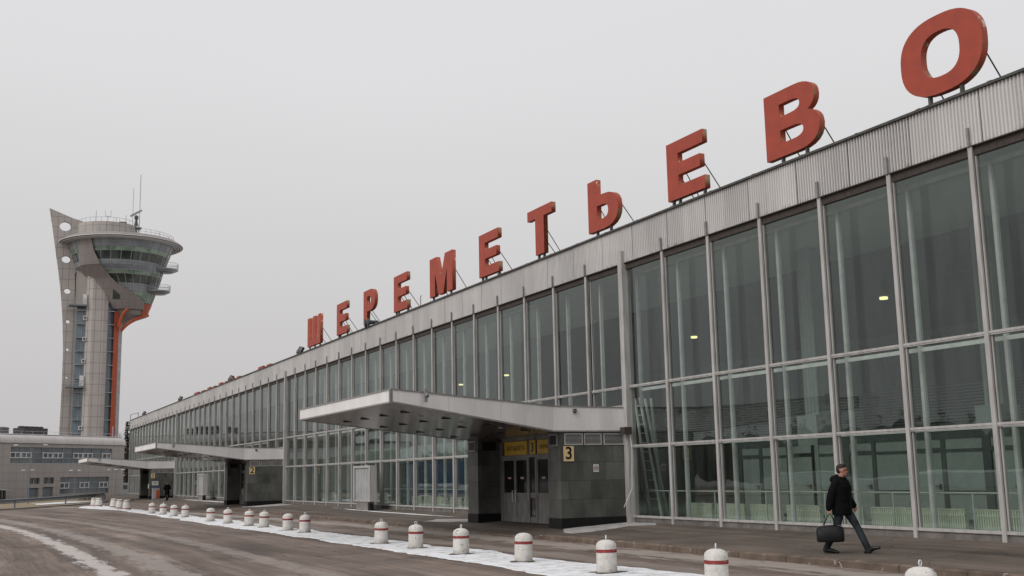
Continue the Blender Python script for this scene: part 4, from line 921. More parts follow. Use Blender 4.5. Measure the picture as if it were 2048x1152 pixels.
d = ob(MB().box(D3[0], D3[1], .25, .3, 0, D3[3]), 'door', M['darkglass']); ob(MB().box(-23.3, -23.2, .15, .25, 0, 2).box(-22.5, -22.4, .15, .25, 0, 2), 'door_bar', M['palegrey'], d)
ob(MB().add([(-25.5, -2.4, 2.15), (-22.6, -2.4, 1.95), (-22.6, 0, 2.2), (-25.5, 0, 2.45), (-25.5, -2.4, 2.05), (-22.6, -2.4, 1.85), (-22.6, 0, 2.1), (-25.5, 0, 2.35)], [(0, 1, 2, 3), (4, 7, 6, 5), (0, 4, 5, 1), (1, 5, 6, 2), (2, 6, 7, 3), (3, 7, 4, 0)]), 'door_canopy', M['palegrey'])
b = MB(); b.tube([(-40, 2, 9.95), (-.5, 2, 9.95)], .02, 5)
for k in range(20): b.tube([(-38 + k * 2, 2, 9.4), (-38 + k * 2, 2, 9.95)], .018, 5)
ob(b, 'roof_railing', M['palegrey'])
def on_office(x, y): return CORN + DIR * x + Vector((-DIR.y, DIR.x, 0)) * y
p = on_office(-13.4, 5)
t = thing('cooling_unit', 'large dark bank of cooling fans on the office roof', 'cooling unit', (p.x, p.y, 8.35), math.atan2(DIR.y, DIR.x))
MB().box(-2.3, 2.1, -1, 1, .3, 1.15).build('casing', M['acdark'], t, local=True)
for k in range(5): b = MB(); b.lathe((-1.85 + k * .87, 0, 0), [(.44, 1.15), (.46, 1.3), (.36, 1.42)], 14); b.build('fan', M['acdark'], t, local=True)
MB().box(-2.6, -2.4, -1, 1, 0, .3).box(2.1, 2.3, -1, 1, 0, .3).box(-.1, .1, -1, 1, 0, .3).build('feet', M['rail'], t, local=True)
p = on_office(-18.6, 5)
t = thing('vent_drum', 'grey round ventilation drum at the far left of the office roof', 'vent', (p.x, p.y, 8.35)); b = MB(); b.lathe((0, 0, 0), [(.9, 0), (.9, .9), (.98, .95), (.9, 1.1), (.4, 1.2)], 18); b.build('drum', M['horn'], t, local=True)
p = on_office(-1.0, 1.5)
t = thing('roof_mast', 'thin red and pale mast on the office roof beside the tower foot', 'mast', (p.x, p.y, 8.35)); MB().box(-.03, .08, -.05, .05, 0, 1.7).build('pale_pole', M['palegrey'], t, local=True); MB().box(.16, .34, -.05, .05, .2, 1.75).build('red_panel', M['redpaint'], t, local=True)
t = thing('snow_heap', 'low heap of dirty snow before the garage doors', 'snow heap', (9.2, 160, ZR - .8)); b = MB()
for k in range(8): b.ell((k * .7 - 2.4, random.uniform(-.3, .3), .2), (.7, .8, .45), 10, 6)
b.build('snow', M['dirty_snow'], t, local=True, smooth=True)

# ------------------------------------------------------------------ control tower
TY = 230.0
TW = thing('control_tower', 'tall beige control tower with pointed fin, glass cab and orange brackets', 'control tower', (21, TY, -.3))
# fin: slab with round holes (curve with holes -> real openings)
finL = [(12.19, 54.59), (12.9, 50.86), (13.63, 46.45), (14.37, 42.05), (15.01, 37.67), (15.49, 32.81), (15.83, 27.0), (15.9, 21.24), (15.88, 15.52), (15.83, 10.79), (15.9, -.3)]
finR = [(17.6, -.3), (17.6, 36), (17.3, 42), (20.65, 45), (20.65, 51.78), (16.44, 52.95)]
holes = [(15.19, 51.2, 1.05, .95), (15.6, 44.68, .80, .72), (16.1, 38.45, .58, .55), (16.45, 32.5, .36, .36), (16.6, 27.1, .28, .28), (16.7, 21.7, .2, .2)]
c = bpy.data.curves.new('f', 'CURVE'); c.dimensions = '2D'; c.fill_mode = 'BOTH'; c.extrude = .45
for poly in [finL + finR] + [[(h[0] + h[2] * math.cos(2 * math.pi * i / 24), h[1] + h[3] * math.sin(2 * math.pi * i / 24)) for i in range(24)] for h in holes]:
    s = c.splines.new('POLY'); s.points.add(len(poly) - 1); s.use_cyclic_u = True
    for i, p in enumerate(poly): s.points[i].co = (p[0] - 21, p[1] + .3, 0, 1)
o = bpy.data.objects.new('f', c); COL.objects.link(o); bpy.context.view_layer.update(); me = bpy.data.meshes.new_from_object(o); bpy.data.objects.remove(o)
me.transform(Matrix(((1, 0, 0, 0), (0, 0, -1, 0), (0, 1, 0, 0), (0, 0, 0, 1)))); me.materials.clear(); me.materials.append(M['tile']); me.name = 'fin'
o = bpy.data.objects.new('fin', me); COL.objects.link(o); o.parent = TW
SH = 38.5
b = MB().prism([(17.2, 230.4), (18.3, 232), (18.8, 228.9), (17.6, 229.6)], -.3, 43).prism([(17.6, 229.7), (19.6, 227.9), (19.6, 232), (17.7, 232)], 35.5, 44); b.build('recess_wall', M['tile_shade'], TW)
g = MB().prism([(17.9, 228.7), (19.55, 227.3), (19.55, 232), (17.9, 232)], -.3, 35.5).build('stair_glazing', M['blueglass'], TW)
b = MB().prism([(19.5, 227.25), (20.5, 226.6), (22.6, 226.5), (23.5, 226.9), (23.5, 233), (19.5, 233)], -.3, 44); b.build('shaft', M['tile'], TW)
g2 = MB().prism([(23.5, 226.95), (24.65, 227.6), (24.65, 233), (23.5, 233)], -.3, 35.5).build('shaft_glazing', M['blueglass'], TW)
MB().prism([(24.65, 227.2), (25.6, 227.6), (25.6, 231), (24.65, 231)], -.3, 34.6).build('orange_column', M['orange'], TW)
MB().prism([(25.6, 227.9), (26.35, 228.6), (26.35, 232), (25.6, 232)], -.3, 33).build('side_column', M['palegrey'], TW)
b = MB(); b2 = MB()
for k in range(13):
    z = 3 + k * 2.62; b.box(23.45, 24.7, 226.85, 227.55, z - .05, z + .05)
    if z < 35: b2.box(17.85, 19.55, 227.3, 228.6, z - .04, z + .04)
for zz in range(0, 13):
    pass
b.build('glazing_bar', M['palegrey'], g2); b2.box(18.85, 18.93, 227.75, 228.3, 0, 35).build('glazing_bar', M['palegrey'], g)
for z in (33.0, 28.9, 24.7, 20.4, 12.0, 7.8):
    b = MB().box(19.0, 19.6, 227.0, 227.3, z - .38, z + .38); f_ = b.build('stair_window', M['white'], TW); MB().box(19.12, 19.48, 226.96, 226.999, z - .24, z + .24).build('pane', M['darkglass'], f_)
for z in (35.6 - 0, 19.9):
    b = MB().box(16.3, 19.5, 226.6, 228.9, z - .35, z - .1); f_ = b.build('service_balcony', M['galv'], TW)
    b = MB()
    for k in range(9): b.box(16.35 + k * .38, 16.38 + k * .38, 226.62, 226.66, z - .1, z + 1)
    b.box(16.3, 19.5, 226.61, 226.67, z + .95, z + 1.02).box(16.3, 19.5, 226.61, 226.67, z + .45, z + .5); b.build('railing', M['palegrey'], f_)
    MB().box(18.8, 19.5, 226.95, 227.3, z, z + 2).build('balcony_door', M['white'], f_)
# cab: tapering glass rings
CYL = [(33.5, 27.9, 2.9), (34.5, 27.7, 3.4), (36.3, 27.4, 4.4), (40.7, 26.7, 6.6), (43.0, 25.6, 8.3), (47.4, 25.8, 9.7), (49, 25.8, 10.2)]
def cxR(z):
    for i in range(len(CYL) - 1):
        a, c_ = CYL[i], CYL[i + 1]
        if z <= c_[0] or i == len(CYL) - 2:
            t_ = (z - a[0]) / (c_[0] - a[0]); return a[1] + (c_[1] - a[1]) * t_, a[2] + (c_[2] - a[2]) * t_
def ringband(z0, z1, off0, off1, mt, name, par=TW, n=40, sub=1):
    b = MB(); vs = []; K_ = sub + 1
    for j in range(K_):
        z = z0 + (z1 - z0) * j / sub; cx, r = cxR(z); r += off0 + (off1 - off0) * j / sub
        for k in range(n): vs.append((cx + r * math.cos(2 * math.pi * k / n), TY + r * math.sin(2 * math.pi * k / n), z))
    b.add(vs, [(j * n + k, j * n + (k + 1) % n, (j + 1) * n + (k + 1) % n, (j + 1) * n + k) for j in range(K_ - 1) for k in range(n)])
    return b.build(name, mt, par)
bands = [(34.9, 36.4, 'darkglass', 'window_band'), (36.4, 37.5, 'greenglass', 'window_band'), (37.5, 38.3, 'greenglass', 'window_band'), (38.3, 39.75, 'greyband', 'spandrel_band'), (39.75, 41.4, 'darkglass', 'window_band'), (41.4, 42.1, 'greenglass', 'window_band'), (42.1, 43.87, 'greyband', 'spandrel_band'), (43.87, 45.5, 'darkglass', 'window_band'), (45.5, 46.3, 'greenglass', 'window_band'), (46.3, 48.2, 'greyband', 'spandrel_band')]
CAB = ringband(33.9, 34.9, 0, 0, M['tile_shade'], 'cab_rim')
b = MB(); vs = []
for z in (33.95, 35.0, 36.2):
    for k in range(13): cx, r = cxR(z); a = R(-56 + 100 * k / 12); vs.append((cx + (r + .12) * math.cos(a), TY + (r + .12) * math.sin(a), z))
b.add(vs, [(j * 13 + k, j * 13 + k + 1, (j + 1) * 13 + k + 1, (j + 1) * 13 + k) for j in range(2) for k in range(12)]); b.build('orange_rim', M['orange'], TW)
for z0, z1, mt, nm in bands: ringband(z0, z1, 0, 0, M[mt], nm, sub=2)
b = MB()
for k in range(30):
    a = 2 * math.pi * k / 30; pts = []
    for z in (35, 36.3, 38.5, 40.7, 43, 45.5, 48): cx, r = cxR(z); pts.append((cx + (r + .03) * math.cos(a), TY + (r + .03) * math.sin(a), z))
    b.tube(pts, .05, 4, cap=False)
for z in (36.4, 37.5, 38.3, 39.75, 41.4, 42.1, 43.87, 45.5, 46.3):
    cx, r = cxR(z); b.tube([(cx + (r + .03) * math.cos(2 * math.pi * k / 40), TY + (r + .03) * math.sin(2 * math.pi * k / 40), z) for k in range(41)], .03, 4, cap=False)
b.build('cab_glazing_grid', M['palegrey'], TW)
# underside flare
b = MB(); vs = []; prof = [(27.7, 3.35, 33.95), (27.55, 3.1, 33.8), (26.9, 2.2, 33.2), (26.2, 1.4, 32.3), (25.8, .9, 31.2), (25.6, .6, 30.2)]; n = 24
for cx, r, z in prof:
    for k in range(n): vs.append((cx + r * math.cos(2 * math.pi * k / n), TY + r * math.sin(2 * math.pi * k / n), z))
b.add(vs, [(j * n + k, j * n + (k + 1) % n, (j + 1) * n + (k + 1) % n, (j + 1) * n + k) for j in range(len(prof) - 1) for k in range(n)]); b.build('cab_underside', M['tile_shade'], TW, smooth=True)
for (pts, w_) in (([(31.1, 228.6, 34.2), (29.9, 227.4, 33.75), (28.3, 226.9, 33.0), (27.0, 227.0, 32.0), (25.9, 227.4, 30.8)], .45), ([(27.0, 226.1, 35.1), (26.3, 226.3, 34.3), (25.8, 226.6, 33.2), (25.5, 226.9, 31.4)], .45)):
    MB().tube(pts, [(.25, .35)] * len(pts), 6, up=(0, 1, 0)).build('bracket', M['orange'], TW)
# beige band sweeping across the cab
rows = [(47.9, 17.2, 19.2), (47.3, 17.32, 19.43), (45.5, 17.42, 19.9), (42.94, 17.9, 21.17), (41.4, 19.0, 22.6), (39.5, 20.6, 24.63), (38.12, 21.4, 27.2), (36.5, 22.6, 29.9), (35.0, 23.8, 30.1)]
b = MB(); vs = []; nc = 8; dense = []
for i in range(len(rows) - 1):
    for j in range(4): f_ = j / 4; dense.append(tuple(rows[i][q] * (1 - f_) + rows[i + 1][q] * f_ for q in range(3)))
dense.append(rows[-1])
def ys_(x, z, off): cx, r = cxR(z); r += off; d = r * r - (x - cx) ** 2; return TY - math.sqrt(max(d, .2))
for off in (.45, .1):
    for z, xa, xb in dense:
        for k in range(nc + 1): x = xa + (xb - xa) * k / nc; vs.append((x, ys_(x, z, off), z))
m_ = nc + 1; nr = len(dense); fs = []
tri = []
for s_ in (0, 1):
    for j in range(nr - 1):
        for k in range(nc): q = s_ * nr * m_ + j * m_ + k; fs.append((q, q + 1, q + m_ + 1, q + m_))
for j in range(nr - 1): fs.append((j * m_, (j + 1) * m_, nr * m_ + (j + 1) * m_, nr * m_ + j * m_)); fs.append((j * m_ + nc, (j + 1) * m_ + nc, nr * m_ + (j + 1) * m_ + nc, nr * m_ + j * m_ + nc))
for k in range(nc): q = (nr - 1) * m_ + k; fs.append((q, q + 1, nr * m_ + q + 1, nr * m_ + q))
b.add(vs, fs); b.build('sweeping_band', M['tile_band'], TW)
tr = [(23.95, 38.54), (25.28, 37.44), (25.26, 36.72), (24.06, 36.77)]
MB().add([(x, ys_(x, z, .5), z) for x, z in tr] + [(x, ys_(x, z, .3), z) for x, z in tr], [(0, 1, 2, 3), (0, 1, 5, 4), (1, 2, 6, 5), (2, 3, 7, 6), (3, 0, 4, 7)]).build('corner_window', M['darkglass'], TW)
# roof ring
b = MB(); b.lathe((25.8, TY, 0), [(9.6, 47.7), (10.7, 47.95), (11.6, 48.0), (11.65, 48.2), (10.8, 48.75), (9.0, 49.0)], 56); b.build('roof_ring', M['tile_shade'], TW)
b = MB()
for rr_, zz in ((10.4, 47.75), (10.85, 47.8), (11.3, 47.85), (11.7, 48.05)): b.tube([(25.8 + rr_ * math.cos(2 * math.pi * k / 56), TY + rr_ * math.sin(2 * math.pi * k / 56), zz) for k in range(57)], .08, 5, cap=False)
b.build('ring_louver', M['white'], TW)
b = MB()
for k in range(56):
    a = 2 * math.pi * k / 56; b.tube([(25.8 + 9.9 * math.cos(a), TY + 9.9 * math.sin(a), 48.8), (25.8 + 9.9 * math.cos(a), TY + 9.9 * math.sin(a), 49.9)], .03, 4)
for zz in (49.4, 49.9): b.tube([(25.8 + 9.9 * math.cos(2 * math.pi * k / 56), TY + 9.9 * math.sin(2 * math.pi * k / 56), zz) for k in range(57)], .03, 4, cap=False)
for k in range(30):
    a = 2 * math.pi * k / 30; b.tube([(23 + 5.4 * math.cos(a), TY + 5.4 * math.sin(a), 51.6), (23 + 5.4 * math.cos(a), TY + 5.4 * math.sin(a), 52.6)], .03, 4)
b.tube([(23 + 5.4 * math.cos(2 * math.pi * k / 30), TY + 5.4 * math.sin(2 * math.pi * k / 30), 52.6) for k in range(31)], .03, 4, cap=False)
b.build('roof_railing', M['palegrey'], TW)
b = MB(); b.lathe((23.0, TY, 0), [(5.7, 48.6), (5.7, 51.7), (5.0, 51.75)], 40); b.build('roof_drum', M['tile'], TW)
MB().box(27.3, 30.4, 227, 230, 48.6, 50.2).build('roof_plant', M['tile_shade'], TW); MB().box(24.8, 26.2, 226.5, 228, 51.7, 52.3).build('roof_hatch', M['horn'], TW)
for (cz, rad, cx, x0, z) in ((0, 2.5, 34.0, 0, 43.0), (0, 2.2, 32.9, 0, 38.6)):
    b = MB(); b.lathe((cx - .3, TY - 4.0, 0), [(rad * .6, z - .55), (rad, z - .12), (rad, z + .1)], 28); f_ = b.build('outer_balcony', M['greyband'], TW, smooth=True)
    b = MB()
    for k in range(28): a = 2 * math.pi * k / 28; b.tube([(cx - .3 + rad * math.cos(a), TY - 4 + rad * math.sin(a), z + .1), (cx - .3 + rad * math.cos(a), TY - 4 + rad * math.sin(a), z + 1.2)], .025, 4)
    for zz in (.65, 1.2): b.tube([(cx - .3 + rad * math.cos(2 * math.pi * k / 28), TY - 4 + rad * math.sin(2 * math.pi * k / 28), z + zz) for k in range(29)], .03, 4, cap=False)
    b.build('railing', M['palegrey'], f_)
# antennas and radar
for (x, z0, z1, r) in ((28.75, 50, 62.5, .07), (27.45, 50, 59.7, .05), (22.82, 51.7, 53.5, .05), (20.6, 51.7, 54.5, .05), (26.2, 51.5, 54.0, .05), (24.4, 51.5, 53.4, .04), (32.6, 48.8, 51.2, .05), (34.5, 48.8, 50.4, .04)):
    MB().tube([(x, TY - 2, z0), (x, TY - 2, z1)], r, 5).build('antenna', M['palegrey'], TW)
MB().tube([(22.3, TY - 2, 53.5), (23.35, TY - 2, 53.5)], .05, 5).tube([(22.3, TY - 2, 53.5), (22.3, TY - 2, 54.6)], .04, 5).tube([(23.35, TY - 2, 53.5), (23.35, TY - 2, 54.7)], .04, 5).box(22.5, 23.6, TY - 3, TY - 1.6, 51.7, 52.2).build('antenna', M['palegrey'], TW)
b = MB(); b.lathe((28.1, TY - 2.5, 0), [(.25, 51.8), (.25, 53.2), (.4, 53.3), (.4, 53.8), (.2, 54)], 12)
for dx in (-1, 1): b.tube([(28.1 + dx * .7, TY - 2.5, 49.5), (28.1 + dx * .3, TY - 2.5, 52.4)], .07, 5)
b.box(27.0, 29.1, TY - 3.2, TY - 1.8, 51.3, 51.5); b.box(27.3, 28.9, TY - 3, TY - 2, 49.8, 49.95); f_ = b.build('radar_mount', M['horn'], TW)
b = MB(); b.tube([(26.9, TY - 3.2, 53.6), (29.15, TY - 1.9, 55.3)], [(.22, .12)] * 2, 8); b.build('radar_scanner', M['palegrey'], TW)

# ------------------------------------------------------------------ trees between the buildings
def spruce(x, y, h, r, lb):
    t = thing('spruce_tree', lb, 'tree', (x, y, ZR), 0)
    MB().tube([(0, 0, 0), (0, 0, h * .97)], [.22, .03], 8).build('trunk', M['bark'], t, local=True)
    b = MB(); rn = random.Random(int(x * 7))
    z = h * .12
    while z < h:
        rr = r * (1 - z / h) ** .8 + .12; nb = 9
        for k in range(nb):
            a = rn.uniform(0, 6.28); l = rr * rn.uniform(.65, 1.15); d = Vector((math.cos(a), math.sin(a), -.25)); s_ = Vector((-math.sin(a), math.cos(a), 0))
            for q in range(5):
                p0 = Vector((0, 0, z)) + d * l * (.15 + .18 * q); w_ = .28 * (1.2 - q * .18) * (l / 1.5 + .3)
                for sg in (-1, 1):
                    tip = p0 + s_ * sg * w_ * rn.uniform(.8, 1.3) + d * .25 - Vector((0, 0, rn.uniform(.05, .3))); b.add([p0, p0 + d * .3, tip], [(0, 1, 2)])
        z += .28
    b.build('crown', M['needles'], t, local=True)
spruce(25.2, 205, 12.6, 1.25, 'dark spruce whose top rises between the office building and the terminal')
def bare(x, y, h, lb, seed):
    t = thing('bare_tree', lb, 'tree', (x, y, ZR), 0); rn = random.Random(seed)
    MB().tube([(0, 0, 0), (.1, 0, h * .3), (0, 0, h * .5)], [.14, .1, .07], 7).build('trunk', M['bark'], t, local=True)
    b = MB()
    def br(p, d, l, r, n_):
        e = p + d * l; b.tube([p, e], [r, r * .6], 4, cap=False)
        if n_ == 0: return
        for k in range(4 if n_ > 1 else 3):
            nd = (d + Vector((rn.uniform(-.6, .6), rn.uniform(-.6, .6), rn.uniform(-.1, .5)))).normalized(); br(p + d * l * rn.uniform(.5, 1), nd, l * rn.uniform(.5, .8), r * .6, n_ - 1)
    for k in range(6): br(Vector((0, 0, h * rn.uniform(.2, .5))), Vector((rn.uniform(-.5, .5), rn.uniform(-.5, .5), 1)).normalized(), h * .24, .05, 4)
    b.build('crown', M['bark'], t, local=True)
bare(23.9, 196, 9.0, 'bare dark tree standing below the spruce in the gap beside the terminal', 3)
bare(26.5, 214, 11.0, 'bare tree seen just left of the far terminal corner behind the spruce', 5)
# small clutter in the gap between office and terminal
t = thing('signal_cabinet', 'small pale cabinet in the gap at the far end of the terminal', 'cabinet', (20.9, 171, ZR)); MB().box(-.5, .5, -.3, .3, 0, 1.9).build('cabinet_body', M['palegrey'], t, local=True); MB().box(-.3, .3, -.32, -.305, 1.0, 1.6).build('cabinet_window', M['horn'], t, local=True)
# unseen tree mass, added so the glazing mirrors something dark
b = MB(); rn = random.Random(2)
for k in range(260):
    y = rn.uniform(-60, 330); x = -62 - rn.uniform(0, 14); h = rn.uniform(6, 9.5); 
    b.ell((x, y, h * .40), (1.8, 3.6, h * .42), 10, 6)
    for q in range(90): z = rn.uniform(.05, 1) * h; a = rn.uniform(0, 6.28); l = rn.uniform(.1, 2.4) * (1.1 - z / h); c_ = Vector((x + math.cos(a) * l, y + math.sin(a) * l, z + ZR)); s_ = rn.uniform(.15, .42); b.add([c_ + Vector((rn.uniform(-s_, s_), rn.uniform(-s_, s_), rn.uniform(-s_, s_))) for _ in range(3)], [(0, 1, 2)])
o = b.build('offscreen_woods', M['bark']); tag(o, kind='stuff')
sheet('snowbank', [(-30, -40), (-34, 20), (-33, 80), (-36, 98), (-58, 98), (-58, -40)], ZR + .02, M['snow'], th=1.2, sub=2, jit=1.0, seed=31)

# ------------------------------------------------------------------ people
def remesh(o, vox, it=4):
    m = o.modifiers.new('remesh', 'REMESH'); m.mode = 'VOXEL'; m.voxel_size = vox; m.use_smooth_shade = True
    s = o.modifiers.new('smooth', 'CORRECTIVE_SMOOTH') if False else o.modifiers.new('smooth', 'SMOOTH'); s.factor = .5; s.iterations = it
def limb(b, pts, rad, n=12):
    pts = [Vector(p) for p in pts]
    b.tube(pts, rad, n)
    for p, r in zip(pts, rad):
        r0 = min(r) if isinstance(r, tuple) else r
        b.ell(p, (r0, r0, r0), 10, 6)
def head(b, c, yaw, sc=1.0):
    """face looks along local +x turned by yaw"""
    r = Matrix.Rotation(yaw, 3, 'Z')
    def P(x, y, z): return Vector(c) + r @ Vector((x * sc, y * sc, z * sc))
    b.ell(P(-.012, 0, .035), (.098 * sc, .078 * sc, .092 * sc), 16, 12, rot=r)           # skull
    b.ell(P(.022, 0, -.035), (.070 * sc, .062 * sc, .085 * sc), 14, 10, rot=r)          # jaw and cheeks
    b.ell(P(.055, 0, -.092), (.030 * sc, .032 * sc, .026 * sc), 10, 8, rot=r)           # chin
    b.tube([P(.083, 0, .022), P(.100, 0, -.012), P(.112, 0, -.030)], [(.010 * sc, .010 * sc), (.014 * sc, .013 * sc), (.016 * sc, .018 * sc)], 8)  # nose
    b.ell(P(.082, 0, -.062), (.018 * sc, .028 * sc, .010 * sc), 10, 6, rot=r)           # lips
    b.ell(P(.078, 0, .036), (.020 * sc, .056 * sc, .011 * sc), 10, 6, rot=r)            # brow
    for s_ in (-1, 1): b.ell(P(-.005, s_ * .079, -.002), (.022 * sc, .010 * sc, .034 * sc), 8, 6, rot=r)   # ears
def hand(b, w, d, side, curl=1.2, sc=1.0):
    """w wrist, d direction of the palm (down the arm); fingers curl forward"""
    w = Vector(w); d = Vector(d).normalized(); fwd = Vector((1, 0, 0)); fwd = (fwd - d * fwd.dot(d)).normalized(); nrm = d.cross(fwd) * side      # palm plane spanned by d and fwd
    pc = w + d * .05
    b.tube([w, w + d * .03, w + d * .085], [(.020, .026), (.017, .036), (.014, .040)], 10, up=nrm)
    for k, (o_, l) in enumerate(((.030, .070), (.010, .080), (-.011, .074), (-.031, .058))):
        p = w + d * .082 + fwd * o_; dirs = []
        a = .35 * curl; pts = [p]
        for j in range(3):
            a += .55 * curl; dd = d * math.cos(a) - nrm * math.sin(a) * side; dd = d * math.cos(a) + (Vector((0, 1, 0)) * (1 if side < 0 else -1)) * math.sin(a); p = p + dd.normalized() * l * (.42, .33, .25)[j]; pts.append(p)
        b.tube(pts, [.0095, .009, .0085, .0075], 8)
        b.ell(pts[-1], (.0075,) * 3, 8, 5)
    t0 = w + d * .025 + fwd * .026; b.tube([t0, t0 + fwd * .022 + d * .025, t0 + fwd * .026 + d * .055], [.013, .011, .009], 8); b.ell(t0 + fwd * .026 + d * .055, (.009,) * 3, 8, 5)

def person_walking():
    t = thing('person', 'man in black padded jacket and blue jeans walking on the pavement with a bag', 'person', (16.79, 18.70, -.148), R(-68))
    # joints (x forward, y left, z up); standing height about 1.85
    hipR, hipL = Vector((0, -.095, .95)), Vector((.02, .095, .95))
    # right leg (camera side) stretches ahead onto the heel, left leg trails
    kneeF, ankF = Vector((.27, .08, .545)), Vector((.47, .08, .115)); toeF = Vector((.66, .09, .135))
    kneeB, ankB = Vector((-.06, -.09, .51)), Vector((-.36, -.09, .13)); toeB = Vector((-.17, -.10, .03))
    kneeB = Vector((-.12, -.09, .52))
    b = MB()
    head(b, (.055, 0, 1.72), R(34), 1.06)
    b.tube([(.0, 0, 1.50), (.02, 0, 1.58), (.035, 0, 1.68)], [.075, .062, .06], 14)
    b.tube([(0, 0, .92), (0, 0, 1.05), (0, 0, 1.25), (0, 0, 1.42), (0, 0, 1.50)], [(.10, .15), (.09, .14), (.10, .16), (.10, .18), (.06, .10)], 18, up=(1, 0, 0))
    shR, elR, wrR = Vector((-.01, -.205, 1.47)), Vector((-.10, -.285, 1.19)), Vector((-.15, -.315, .93))
    shL, elL, wrL = Vector((.0, .205, 1.47)), Vector((-.02, .27, 1.19)), Vector((.13, .27, .97))
    for s_, e_, w_ in ((shR, elR, wrR), (shL, elL, wrL)): limb(b, [s_, e_, w_], [.055, .042, .028])
    hand(b, wrR, (0, 0, -1), -1, 1.5); hand(b, wrL, (.35, 0, -1), 1, .7)
    for h, k_, a_, to in ((hipL, kneeF, ankF, toeF), (hipR, kneeB, ankB, toeB)): limb(b, [h, k_, a_], [.085, .058, .035]); b.tube([a_ + Vector((0, 0, -.03)), a_.lerp(to, .6)], [.03, .022], 8)
    o = b.build('body', M['skin'], t, local=True); remesh(o, .0065, 3)
    # jacket
    b = MB()
    b.tube([(-.0, 0, .80), (-.005, 0, .90), (0, 0, 1.05), (0, 0, 1.22), (.0, 0, 1.38), (-.005, 0, 1.48), (-.0, 0, 1.535), (.01, 0, 1.56)], [(.195, .262), (.20, .265), (.19, .255), (.20, .262), (.20, .275), (.165, .25), (.135, .185), (.11, .135)], 24, up=(1, 0, 0))
    for s_, e_, w_ in ((shR, elR, wrR), (shL, elL, wrL)): limb(b, [s_ + Vector((0, 0, -.02)), s_.lerp(e_, .5), e_, e_.lerp(w_, .5), w_ + Vector((0, 0, .02))], [.10, .097, .088, .084, .068], 14)
    b.tube([(-.02, -.17, 1.50), (-.12, -.12, 1.53), (-.15, 0, 1.55), (-.12, .12, 1.53), (-.02, .17, 1.50)], [.04, .065, .08, .065, .04], 12)      # folded hood behind the neck
    for k in range(12): a = R(30 * k); b.ell((.01 + .095 * math.cos(a), .105 * math.sin(a), 1.575 - .035 * math.cos(a)), (.035, .035, .045), 8, 6)   # stand-up collar
    o = b.build('jacket', M['coat'], t, local=True); remesh(o, .011, 2)
    b = MB(); b.tube([(.200, .0, .82), (.192, .0, 1.05), (.202, .0, 1.30), (.16, .0, 1.48)], .006, 6)
    b.tube([(.19, -.06, .97), (.15, -.17, 1.0)], .008, 6).tube([(.19, .06, .97), (.15, .17, 1.0)], .008, 6); b.build('jacket_seams', M['ink'], t, local=True)
    # open the bottom so it reads as a hem: the pelvis of the jeans goes up inside it
    b = MB(); b.tube([(.005, 0, .80), (.005, 0, .90), (.0, 0, 1.02)], [(.12, .17), (.135, .185), (.125, .17)], 18, up=(1, 0, 0))
    for h, k_, a_ in ((hipL, kneeF, ankF), (hipR, kneeB, ankB)): m_ = h.lerp(k_, .5); limb(b, [h + Vector((0, 0, -.02)), m_, k_, k_.lerp(a_, .5), a_ - (k_ - a_).normalized() * .055], [.108, .095, .076, .074, .066], 14)
    o = b.build('jeans', M['jeans'], t, local=True); remesh(o, .012, 2)
    b = MB()
    for a_, to in ((ankF, toeF), (ankB, toeB)):
        d = (to - a_); d.z = 0; d.normalize(); up_ = Vector((0, 0, 1))
        heel = a_ + Vector((-.045, 0, -.075)); b.tube([heel, a_.lerp(to, .3) + Vector((0, 0, -.035)), a_.lerp(to, .7) + Vector((0, 0, -.005)), to + d * .05], [(.042, .040), (.055, .048), (.046, .054), (.032, .042)], 12, up=(0, 0, 1)); b.ell(heel, (.05, .042, .046), 10, 8); b.ell(to + d * .05, (.036, .042, .032), 10, 6); b.ell(a_ + Vector((0, 0, -.01)), (.055, .048, .06), 10, 8)
    o = b.build('shoes', M['shoe'], t, local=True); remesh(o, .009, 2)
    # hair and glasses
    b = MB(); r = Matrix.Rotation(R(34), 3, 'Z'); c = Vector((.055, 0, 1.72))
    def P(x, y, z): return c + r @ Vector((x, y, z)) * 1.06
    b.ell(P(-.020, 0, .062), (.104, .083, .080), 16, 12, rot=r); b.ell(P(-.070, 0, .018), (.056, .066, .080), 14, 10, rot=r); b.ell(P(.035, 0, .108), (.050, .062, .024), 12, 8, rot=r)
    o = b.build('hair', M['hair'], t, local=True, smooth=True)
    b = MB()
    for s_ in (-1, 1):
        cc = [P(.098, s_ * .034 + .022 * math.cos(2 * math.pi * k / 12), .012 + .014 * math.sin(2 * math.pi * k / 12)) for k in range(13)]; b.tube(cc, .0028, 5, cap=False); b.tube([P(.096, s_ * .056, .016), P(.0, s_ * .082, .016)], .0028, 5)
    b.tube([P(.099, -.012, .014), P(.099, .012, .014)], .0028, 5); b.build('glasses', M['ink'], t, local=True)
    b = MB()
    for s_ in (-1, 1): b.ell(P(.086, s_ * .033, .012), (.010, .013, .007), 8, 6, rot=r)
    b.build('eyes', M['ink'], t, local=True)
    # travel bag hanging from the right hand
    rz = R(-68); rot = Matrix.Rotation(rz, 3, 'Z'); hp = Vector(t.location) + rot @ (wrR + Vector((0, .02, -.115)))
    bg_ = thing('travel_bag', 'black leather travel bag carried in the man\'s right hand', 'bag', (hp.x, hp.y, hp.z), R(-34))
    b = MB(); secs = []
